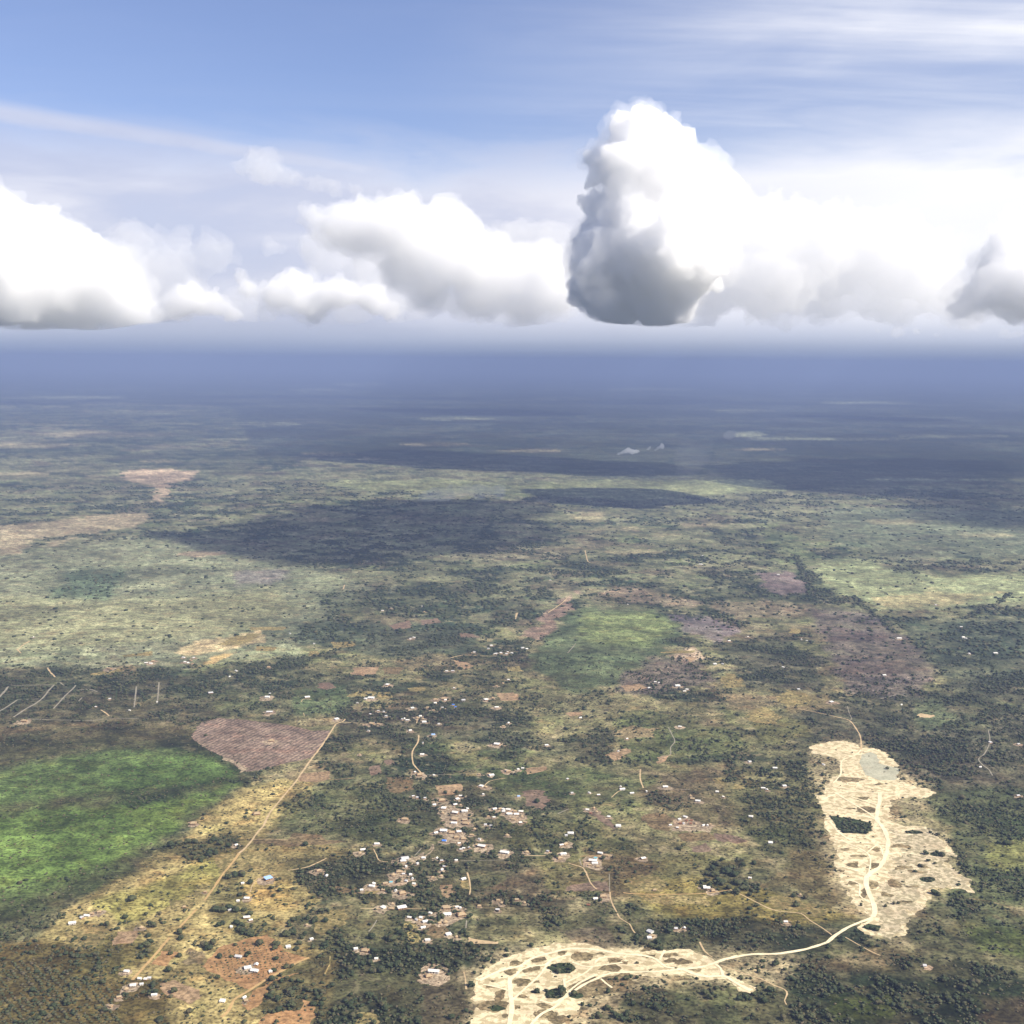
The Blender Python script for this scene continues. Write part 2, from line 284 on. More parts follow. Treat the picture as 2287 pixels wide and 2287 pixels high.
def cover(X, Y, want_color=True):
    px, py = project(X, Y)
    r = np.hypot(X, Y)
    # warp so that the outlines come out ragged, in metres on the ground
    wx = X + (fbm(X, Y, 90, 3, 3) - .5) * 70 * np.clip(r / 4000, .5, 3); wy = Y + (fbm(X, Y, 90, 5, 3) - .5) * 90 * np.clip(r / 4000, .5, 3)
    qx, qy = project(wx, wy)
    nb = fbm(X, Y, 420, 11, 5); nm = fbm(X, Y, 120, 23, 4); ns = fbm(X, Y, 34, 31, 3); nl = fbm(X, Y, 1600, 41, 5, .6)
    wood = sstep(nm * .55 + nb * .45, .45, .60)
    tree = .02 + .75 * sstep(nm * .45 + ns * .35 + nb * .2, .50, .60)
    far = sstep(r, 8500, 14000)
    col = None
    if want_color:
        w_ = wood[:, None]
        col = G_GRASS * (1 - w_) + G_DARK * w_
        b = (sstep(fbm(X, Y, 230, 53, 4), .55, .68) * .6)[:, None]; col = col * (1 - b) + G_BROWN * b
        p = (sstep(nl * .6 + nb * .4, .55, .68) * .5)[:, None]; col = col * (1 - p) + G_PALE * p
        near = (1 - sstep(r, 9000, 16000))
        for size, sd, amt in ((150., 61, .6), (62., 67, .45)):
            jx = X + (nm - .5) * size * .5; jy = Y * .8 + (nb - .5) * size * .8; cx = np.floor(jx / size); cy = np.floor(jy / size)
            bd = np.full(X.shape, 1e18); h1 = np.zeros(X.shape); h2 = np.zeros(X.shape)
            for ax in (-1, 0, 1):
                for ay in (-1, 0, 1):
                    ux = (cx + ax + .15 + .7 * _hash(cx + ax, cy + ay, sd)) * size; uy = (cy + ay + .15 + .7 * _hash(cx + ax, cy + ay, sd + 1)) * size
                    d = np.maximum(np.abs(jx - ux), np.abs(jy - uy)); m = d < bd
                    bd = np.where(m, d, bd); h1 = np.where(m, _hash(cx + ax, cy + ay, sd + 2), h1); h2 = np.where(m, _hash(cx + ax, cy + ay, sd + 3), h2)
            h1 = h1[:, None]; h2 = h2[:, None]
            tgt = np.where(h2 < .25, G_PALE, np.where(h2 < .45, G_BROWN, np.where(h2 < .75, G_GRASS * (.8, 1.05, .7), G_DARK)))
            k = np.where(h1 > .55, (h1 - .55) * 1.7, 0) * amt * .8 * near[:, None]
            col = col * (1 - k) + tgt * k; col = col * (1 + (h1 - .4) * .25 * near[:, None])
        n20 = fbm(X, Y, 19, 77, 2); n55 = fbm(X, Y, 60, 79, 3)
        k = (sstep(n20 * .5 + n55 * .5, .55, .68) * .6 * near)[:, None]; col = col * (1 - k) + np.array(alb('#b3a47c')) * k
        k = (sstep(n20 * .5 + n55 * .5, .45, .33) * .5 * near)[:, None]; col = col * (1 - k) + G_DARK * .8 * k
        plot = col.copy(); pl_l = (plot @ (.3, .5, .2)); pl_m = pl_l / (pl_l.mean() + 1e-9)
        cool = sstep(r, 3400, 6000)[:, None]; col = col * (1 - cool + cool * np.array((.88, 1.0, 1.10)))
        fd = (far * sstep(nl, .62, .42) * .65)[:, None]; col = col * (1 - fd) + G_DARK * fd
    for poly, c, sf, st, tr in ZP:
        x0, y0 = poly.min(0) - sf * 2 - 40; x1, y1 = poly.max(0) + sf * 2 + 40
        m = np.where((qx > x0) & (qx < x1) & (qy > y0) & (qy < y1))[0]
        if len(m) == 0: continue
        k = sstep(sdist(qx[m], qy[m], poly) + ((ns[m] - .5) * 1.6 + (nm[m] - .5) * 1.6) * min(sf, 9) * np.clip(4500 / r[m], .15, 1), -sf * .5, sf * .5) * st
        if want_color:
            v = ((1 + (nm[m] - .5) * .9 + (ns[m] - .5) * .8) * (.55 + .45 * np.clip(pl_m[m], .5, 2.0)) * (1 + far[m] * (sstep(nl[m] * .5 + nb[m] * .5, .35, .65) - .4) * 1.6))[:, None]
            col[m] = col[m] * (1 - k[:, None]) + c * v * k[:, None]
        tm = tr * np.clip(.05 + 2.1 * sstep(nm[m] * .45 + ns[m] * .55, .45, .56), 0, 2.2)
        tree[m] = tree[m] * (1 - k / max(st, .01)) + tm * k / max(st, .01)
    for tl in TREELINES:
        for a, b_ in zip(tl[:-1], tl[1:]):
            e = b_ - a; t = np.clip(((px - a[0]) * e[0] + (py - a[1]) * e[1]) / (e @ e), 0, 1)
            d = np.hypot(px - a[0] - t * e[0], (py - a[1] - t * e[1]) * 1.6)
            tree = np.maximum(tree, .95 * sstep(d, 11, 4))
    tree = tree * (1 - .6 * sstep(r, 4200, 7000) * sstep(tree, .25, .1))
    return col, np.clip(tree, 0, 1), px, py

# ------------------------------------------------------------------ helpers for objects
def tag(o, label=None, cat=None, group=None, kind=None):
    if label: o['label'] = label
    if cat: o['category'] = cat
    if group: o['group'] = group
    if kind: o['kind'] = kind
    return o
def add_obj(name, mesh, mat=None, parent=None, kind=None):
    o = bpy.data.objects.new(name, mesh); COL.objects.link(o)
    if mat is not None and len(mesh.materials) == 0: mesh.materials.append(mat)
    if parent is not None: o.parent = parent
    if kind: o['kind'] = kind
    return o
def np_mesh(name, V, Fc, smooth=False):
    me = bpy.data.meshes.new(name); V = np.asarray(V, np.float32); Fc = np.asarray(Fc, np.int32)
    k = Fc.shape[1]
    me.vertices.add(len(V)); me.vertices.foreach_set('co', V.ravel())
    me.loops.add(Fc.size); me.loops.foreach_set('vertex_index', Fc.ravel())
    me.polygons.add(len(Fc)); me.polygons.foreach_set('loop_start', np.arange(0, Fc.size, k, dtype=np.int32))
    me.polygons.foreach_set('loop_total', np.full(len(Fc), k, np.int32))
    if smooth: me.polygons.foreach_set('use_smooth', np.ones(len(Fc), bool))
    me.update(calc_edges=True)
    return me
def simple_mat(name, color, rough=.9, nscale=.5, namt=.25, metallic=0.0):
    m = bpy.data.materials.new(name); m.use_nodes = True; t = NT(m.node_tree)
    b = t.n['Principled BSDF']; b.inputs['Roughness'].default_value = rough; b.inputs['Metallic'].default_value = metallic
    b.inputs['Specular IOR Level'].default_value = .2
    co = t.new('ShaderNodeTexCoord').outputs['Object']
    n = t.noise(co, nscale, 4)
    t.link(t.mix(1.0, tuple(color) + (1,), t.mix(n, (1 - namt,) * 3 + (1,), (1 + namt,) * 3 + (1,)), 'MULTIPLY'), b.inputs['Base Color'])
    return m

# ------------------------------------------------------------------ ground: one sheet out to the horizon
def ground_mat(name, color=None, mottle=1.0, rows=None, spots=None, blend=None):
    """soil / grass material: noise at several real sizes (metres)"""
    m = bpy.data.materials.new(name); m.use_nodes = True; t = NT(m.node_tree)
    b = t.n['Principled BSDF']; b.inputs['Roughness'].default_value = 1; b.inputs['Specular IOR Level'].default_value = .05
    co = t.new('ShaderNodeTexCoord').outputs['Object']
    if color is None:
        at = t.new('ShaderNodeAttribute', attribute_name='cover'); base = at.outputs['Color']
    else: base = tuple(color) + (1,)
    n1 = t.noise(co, 1 / 7., 3, .6); n2 = t.noise(co, 1 / 28., 4, .6, .4); n3 = t.noise(co, 1 / 160., 4, .6, .6); n4 = t.noise(co, 1 / 700., 5, .62, .5)
    f = t.math('MULTIPLY', t.ramp(n1, .36, .60, 1 - .5 * mottle, 1 + .25 * mottle), t.ramp(n2, .35, .62, 1 - .38 * mottle, 1 + .25 * mottle))
    f = t.math('MULTIPLY', f, t.ramp(n3, .35, .65, 1 - .22 * mottle, 1 + .2 * mottle))
    if color is None: f = t.math('MULTIPLY', f, t.ramp(n4, .38, .62, .78, 1.25))
    if rows:
        ang, pitch, amt = rows
        rt = t.new('ShaderNodeVectorRotate', rotation_type='Z_AXIS'); t.link(co, rt.inputs[0]); rt.inputs['Angle'].default_value = ang
        wv = t.new('ShaderNodeTexWave', wave_type='BANDS', bands_direction='X'); t.link(rt.outputs[0], wv.inputs['Vector'])
        wv.inputs['Scale'].default_value = 2 * PI / 20 / pitch; wv.inputs['Distortion'].default_value = 3.0
        wv.inputs['Detail'].default_value = 2; wv.inputs['Detail Scale'].default_value = .4
        f = t.math('MULTIPLY', f, t.ramp(wv.outputs['Fac'], .2, .7, 1 - amt, 1.08))
    g = t.new('ShaderNodeCombineColor')
    for i in range(3): t.link(f, g.inputs[i])
    c = t.mix(1.0, base, g.outputs[0], 'MULTIPLY')
    # reddish / greenish drift
    hue = t.noise(co, 1 / 55., 3, .6)
    c = t.mix(t.math('MULTIPLY', t.ramp(hue, .50, .70), .45 * mottle), c, t.mix(1.0, c, (1.25, .95, .85, 1), 'MULTIPLY'))
    c = t.mix(t.math('MULTIPLY', t.ramp(hue, .48, .32), .45 * mottle), c, t.mix(1.0, c, (.92, 1.02, .88, 1), 'MULTIPLY'))
    if spots:
        sc, amt, thr = spots
        vo = t.new('ShaderNodeTexNoise'); t.link(co, vo.inputs['Vector']); vo.inputs['Scale'].default_value = 1 / sc
        vo.inputs['Detail'].default_value = 3; vo.inputs['Roughness'].default_value = .6
        c = t.mix(t.math('MULTIPLY', t.ramp(vo.outputs['Fac'], thr, thr + .07), amt), c, blend + (1,))
    t.link(c, b.inputs['Base Color'])
    return m

ang = np.concatenate([np.radians(np.arange(-27.5, 27.5, .062)), np.radians(np.linspace(27.5, 332.5, 120)[0:-1])])
dep = np.concatenate([[70, 50, 40, 36], np.arange(33, 3.0, -.052), np.arange(3.0, 1.0, -.04), [.95, .9, .85, .8, .7, .6, .54]])
rad = H / np.tan(np.radians(dep)); rad[-1] = 110000
A, R = np.meshgrid(ang, rad)
GX = (R * np.sin(A)).ravel(); GY = (R * np.cos(A)).ravel()
GX = np.append(GX, 0); GY = np.append(GY, 0)
nr, na = len(rad), len(ang)
ii, jj = np.meshgrid(np.arange(nr - 1), np.arange(na), indexing='ij'); j2 = (jj + 1) % na
quads = np.stack([ii * na + jj, ii * na + j2, (ii + 1) * na + j2, (ii + 1) * na + jj], -1).reshape(-1, 4)[:, ::-1]
gz = np.zeros_like(GX)
cen = len(GX) - 1
me = bpy.data.meshes.new('ground')
tris = np.stack([np.full(na, cen), (np.arange(na) + 1) % na, np.arange(na)], -1)
loops = np.concatenate([quads.ravel(), tris.ravel()]).astype(np.int32)
ls = np.concatenate([np.arange(len(quads)) * 4, len(quads) * 4 + np.arange(len(tris)) * 3]).astype(np.int32)
lt = np.concatenate([np.full(len(quads), 4), np.full(len(tris), 3)]).astype(np.int32)
me.vertices.add(len(GX)); me.vertices.foreach_set('co', np.stack([GX, GY, gz], -1).astype(np.float32).ravel())
me.loops.add(len(loops)); me.loops.foreach_set('vertex_index', loops)
me.polygons.add(len(ls)); me.polygons.foreach_set('loop_start', ls); me.polygons.foreach_set('loop_total', lt)
me.update(calc_edges=True)
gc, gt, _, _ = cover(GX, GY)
# ground colour darkens as tree density rises
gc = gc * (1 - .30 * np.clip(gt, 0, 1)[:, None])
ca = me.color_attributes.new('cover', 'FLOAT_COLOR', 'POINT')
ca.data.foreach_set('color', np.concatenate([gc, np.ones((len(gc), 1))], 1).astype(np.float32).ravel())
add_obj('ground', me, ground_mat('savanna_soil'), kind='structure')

# ------------------------------------------------------------------ flat sheets on the ground
def ragged(pts, step=9., amp=5., seed=0):
    """subdivide a closed outline and roughen it"""
    out = []
    n = len(pts)
    for i in range(n):
        a, b = pts[i], pts[(i + 1) % n]; L = np.hypot(*(b - a)); k = max(1, int(L / step))
        for q in range(k): out.append(a + (b - a) * q / k)
    P = np.array(out)
    ox = (fbm(P[:, 0], P[:, 1], step * 3, seed + 100, 3, .7) - .5) * 2 * amp; oy = (fbm(P[:, 0], P[:, 1], step * 3, seed + 200, 3, .7) - .5) * 2 * amp
    return P + np.stack([ox, oy], -1)
def sheet_geo(P, z):
    v = [Vector((p[0], p[1], z)) for p in P]
    tr = tessellate_polygon([v])
    T = []
    for a, b, c in tr:
        u = (P[b][0] - P[a][0]) * (P[c][1] - P[a][1]) - (P[b][1] - P[a][1]) * (P[c][0] - P[a][0])
        T.append((a, b, c) if u > 0 else (a, c, b))
    return np.array([tuple(q) for q in v]), np.array(T, int).reshape(-1, 3)
def sheet(name, P, z, mat, kind='structure'):
    V, T = sheet_geo(P, z); return add_obj(name, np_mesh(name, V, T), mat, kind=kind)
def merged_sheets(name, Ps, z, mat, kind='structure'):
    Vs, Ts, o = [], [], 0
    for i, P in enumerate(Ps):
        V, T = sheet_geo(P, z + (i % 7) * .012)
        Vs.append(V); Ts.append(T + o); o += len(V)
    return add_obj(name, np_mesh(name, np.concatenate(Vs), np.concatenate(Ts)), mat, kind=kind)
def ellipse(cx, cy, rx, ry, n=14, rot=0):
    return [(cx + rx * math.cos(a) * math.cos(rot) - ry * math.sin(a) * math.sin(rot), cy + rx * math.cos(a) * math.sin(rot) + ry * math.sin(a) * math.cos(rot)) for a in [2 * PI * i / n for i in range(n)]]
def strip(pts, width, z, wob=.25, seed=0):
    """a road: smooth centre line with uneven verges"""
    P = [np.array(p, float) for p in pts]; out = []
    for i in range(len(P) - 1):
        p0, p1, p2, p3 = P[max(i - 1, 0)], P[i], P[i + 1], P[min(i + 2, len(P) - 1)]
        k = max(2, int(np.hypot(*(p2 - p1)) / 9))
        for q in range(k):
            t = q / k
            out.append(.5 * ((2 * p1) + (-p0 + p2) * t + (2 * p0 - 5 * p1 + 4 * p2 - p3) * t * t + (-p0 + 3 * p1 - 3 * p2 + p3) * t ** 3))
    out.append(P[-1]); O = np.array(out)
    d = np.gradient(O, axis=0); d /= (np.hypot(d[:, 0], d[:, 1])[:, None] + 1e-9); nrm = np.stack([-d[:, 1], d[:, 0]], -1)
    w1 = width / 2 * (1 + wob * 2 * (fbm(O[:, 0], O[:, 1], 16, 71 + seed, 3) - .5) * 2); w2 = width / 2 * (1 + wob * 2 * (fbm(O[:, 0], O[:, 1], 16, 91 + seed, 3) - .5) * 2)
    n = len(O); V = np.zeros((2 * n, 3)); V[:n, :2] = O + nrm * w1[:, None]; V[n:, :2] = O - nrm * w2[:, None]; V[:, 2] = z
    i = np.arange(n - 1); T = np.stack([i, n + i, n + i + 1, i + 1], -1)
    return V, T, O

CLEAR = []          # outlines (ground coords) kept free of trees, with how much
M_SAND = ground_mat('sand', alb('#efdcb2', .76), .30, spots=(15, .62, .48), blend=alb('#ab9a70'))
M_SAND2 = ground_mat('weedy_sand', alb('#dccba6', .72), .42, spots=(12, .65, .47), blend=alb('#8f8664'))
M_TRACK = ground_mat('trodden_sand', alb('#f4e3bb', .84), .18)
M_SCRUB = ground_mat('dry_scrub', alb('#9b8a66'), .9, spots=(9, .6, .5), blend=alb('#5a5239'))
M_SCRUBD = ground_mat('green_scrub', alb('#3f4a30'), .9)
M_PINK = ground_mat('ploughed_soil', alb('#978270'), .9, rows=(math.radians(20), 13, .30))
M_TAN = ground_mat('tan_soil', alb('#b09472'), .75, spots=(12, .6, .56), blend=alb('#7f6c4c'))
M_ORANGE = ground_mat('orange_soil', alb('#b58e62'), .6, spots=(8, .5, .57), blend=alb('#7d5a38'))
M_REDS = ground_mat('reddish_soil', alb('#8a7562'), .8, spots=(10, .6, .56), blend=alb('#6a5a44'))
M_BROWN = ground_mat('brown_fallow', alb('#806e50'), .9)
M_OCHRE = ground_mat('ochre_grass', alb('#a39262'), .85, spots=(11, .75, .50), blend=alb('#6b663f'))
M_YARD = ground_mat('swept_yard', alb('#bda98c', .66), .7, spots=(6, .75, .49), blend=alb('#7d6a54'))
M_ROAD = ground_mat('pale_dirt_road', alb('#d8bd92'), .25)
M_ROADO = ground_mat('orange_dirt_road', alb('#d0ae78'), .22)
M_ROADG = ground_mat('grey_dirt_track', alb('#a39b88'), .25)
M_MUD = ground_mat('dry_mud', alb('#c6c2a6'), .3)

SAND_NEAR = gp(C3, [(1600, 1262), (1500, 1225), (1420, 1195), (1300, 1190), (1180, 1200), (1080, 1183), (800, 1180), (650, 1148), (450, 1152), (380, 1168), (250, 1192), (150, 1230), (60, 1262), (-10, 1312), (-60, 1352), (-110, 1400), (-122, 1450), (-112, 1530), (-132, 1562), (-142, 1610), (-150, 1780), (530, 1780), (545, 1690), (640, 1590), (700, 1520), (770, 1440), (860, 1390), (1000, 1375), (1200, 1385), (1300, 1375), (1400, 1375), (1500, 1410), (1600, 1405), (1680, 1400), (1720, 1440), (1780, 1490), (1880, 1505), (1900, 1480), (1800, 1420), (1700, 1375), (1640, 1330), (1625, 1290)])
SAND_FAR = gp(C4, [(500, -253), (560, -273), (700, -293), (790, -273), (830, -240), (900, -243), (1000, -213), (1050, -150), (1095, -100), (1060, -50), (1150, 5), (1300, 37), (1335, 75), (1250, 95), (1100, 95), (1028, 115), (1022, 250), (1100, 280), (1270, 292), (1290, 340), (1400, 380), (1460, 470), (1400, 530), (1500, 620), (1610, 740), (1400, 705), (1290, 705), (1302, 770), (1235, 850), (1190, 890), (1115, 897), (1145, 980), (1135, 1032), (1000, 1050), (850, 1022), (800, 985), (895, 905), (860, 880), (800, 840), (758, 780), (730, 712), (690, 690), (662, 600), (645, 520), (655, 450), (655, 400), (610, 350), (578, 300), (600, 240), (562, 200), (550, 120), (518, 80), (575, 80), (585, 10), (640, -40), (700, -70), (690, -130), (650, -175), (500, -205)])
sheet('sand', ragged(SAND_NEAR, 6, 10, 1), .16, M_SAND)
sheet('sand', ragged(SAND_FAR, 6, 14, 2), .16, M_SAND)
CLEAR += [(SAND_NEAR, .97), (SAND_FAR, .975)]; DENSE = []
SAND_W = gp(C4, [(1015, 300), (1130, 330), (1270, 300), (1400, 385), (1455, 470), (1400, 530), (1500, 620), (1600, 735), (1400, 700), (1290, 700), (1230, 850), (1120, 890), (1140, 1025), (1000, 1045), (930, 1000), (940, 870), (930, 770), (1020, 640), (1060, 560), (1050, 420)])
sheet('weedy_sand', ragged(SAND_W, 6, 30, 3), .24, M_SAND2)
sheet('mud', ragged(gp(C8, [(835, 1015), (900, 1000), (940, 1020), (960, 1080), (1085, 1112), (1060, 1190), (960, 1192), (850, 1150), (820, 1060)]), 8, 6, 4), .28, M_MUD)
isl = []
for e in [(1460, 250, 50, 22), (1610, 280, 95, 32), (1290, 300, 62, 20), (1140, 335, 52, 22), (1255, 370, 68, 22), (1850, 305, 62, 18), (1810, 365, 82, 22), (1100, 395, 45, 18), (1180, 470, 72, 28), (1020, 560, 48, 38), (970, 635, 108, 40), (1340, 628, 62, 14), (1350, 690, 90, 30), (1190, 565, 42, 12), (1750, 262, 36, 11), (940, 500, 42, 10), (1450, 735, 90, 28), (1290, 455, 40, 12), (960, 460, 30, 8), (1130, 640, 30, 12), (1060, 700, 26, 14), (2090, 230, 50, 12), (2250, 270, 60, 16), (1930, 410, 60, 14)]:
    isl.append(ragged(gp(CB, ellipse(*e)), 4, 11, len(isl)))
for e in [(1380, 1280, 62, 20), (1290, 1275, 45, 18), (950, 1282, 40, 12), (1120, 1240, 48, 14), (1450, 1340, 40, 10), (1340, 1405, 60, 12), (1100, 1350, 70, 8)]:
    isl.append(ragged(gp(C3, ellipse(*e)), 4, 11, len(isl)))
isl.append(ragged(gp(CB, [(1490, 505), (1560, 470), (1690, 415), (1720, 430), (1650, 480), (1560, 525)]), 5, 4, 8))
isl.append(ragged(gp(CB, [(1540, 545), (1640, 480), (1740, 430), (1932, 400), (2000, 470), (1850, 540), (1700, 560), (1620, 590)]), 6, 6, 9))
isl4 = []
for e in [(840, 105, 42, 12), (870, 182, 62, 22), (760, 170, 40, 8), (935, 445, 52, 18), (780, 552, 42, 18), (922, 560, 52, 20), (765, 682, 32, 18), (912, 685, 34, 28), (1060, 682, 52, 22), (1105, 572, 62, 16), (1105, 425, 62, 12), (850, 740, 28, 40), (735, 445, 26, 10), (820, 490, 60, 8), (700, 590, 30, 9), (1000, 750, 40, 16), (1180, 700, 40, 9), (1200, 600, 60, 11), (750, -25, 100, 16), (960, 5, 50, 9), (1060, 175, 30, 40), (1250, 560, 50, 12), (1120, 800, 60, 10)]:
    isl4.append(ragged(gp(C4, ellipse(*e)), 5, 14, len(isl4) + 40))
merged_sheets('scrub_ground', isl, .32, M_SCRUB); merged_sheets('scrub_ground', isl4, .34, M_SCRUB)
grn = [ragged(gp(CB, ellipse(*e)), 5, 5, 70 + i) for i, e in enumerate([(1465, 365, 98, 36), (1412, 545, 76, 34), (1565, 560, 58, 20), (1280, 535, 36, 14), (1000, 650, 60, 20)])]
GREEN_ISLE = gp(C4, [(615, 222), (720, 228), (900, 270), (905, 318), (860, 345), (700, 337), (645, 270)])
grn += [ragged(GREEN_ISLE, 6, 6, 80)] + [ragged(gp(C4, ellipse(*e)), 5, 5, 85 + i) for i, e in enumerate([(905, 975, 62, 20), (1280, 650, 55, 18), (1185, 330, 60, 14), (1340, 480, 40, 16)])]
merged_sheets('thicket_ground', grn, .40, M_SCRUBD); DENSE += grn

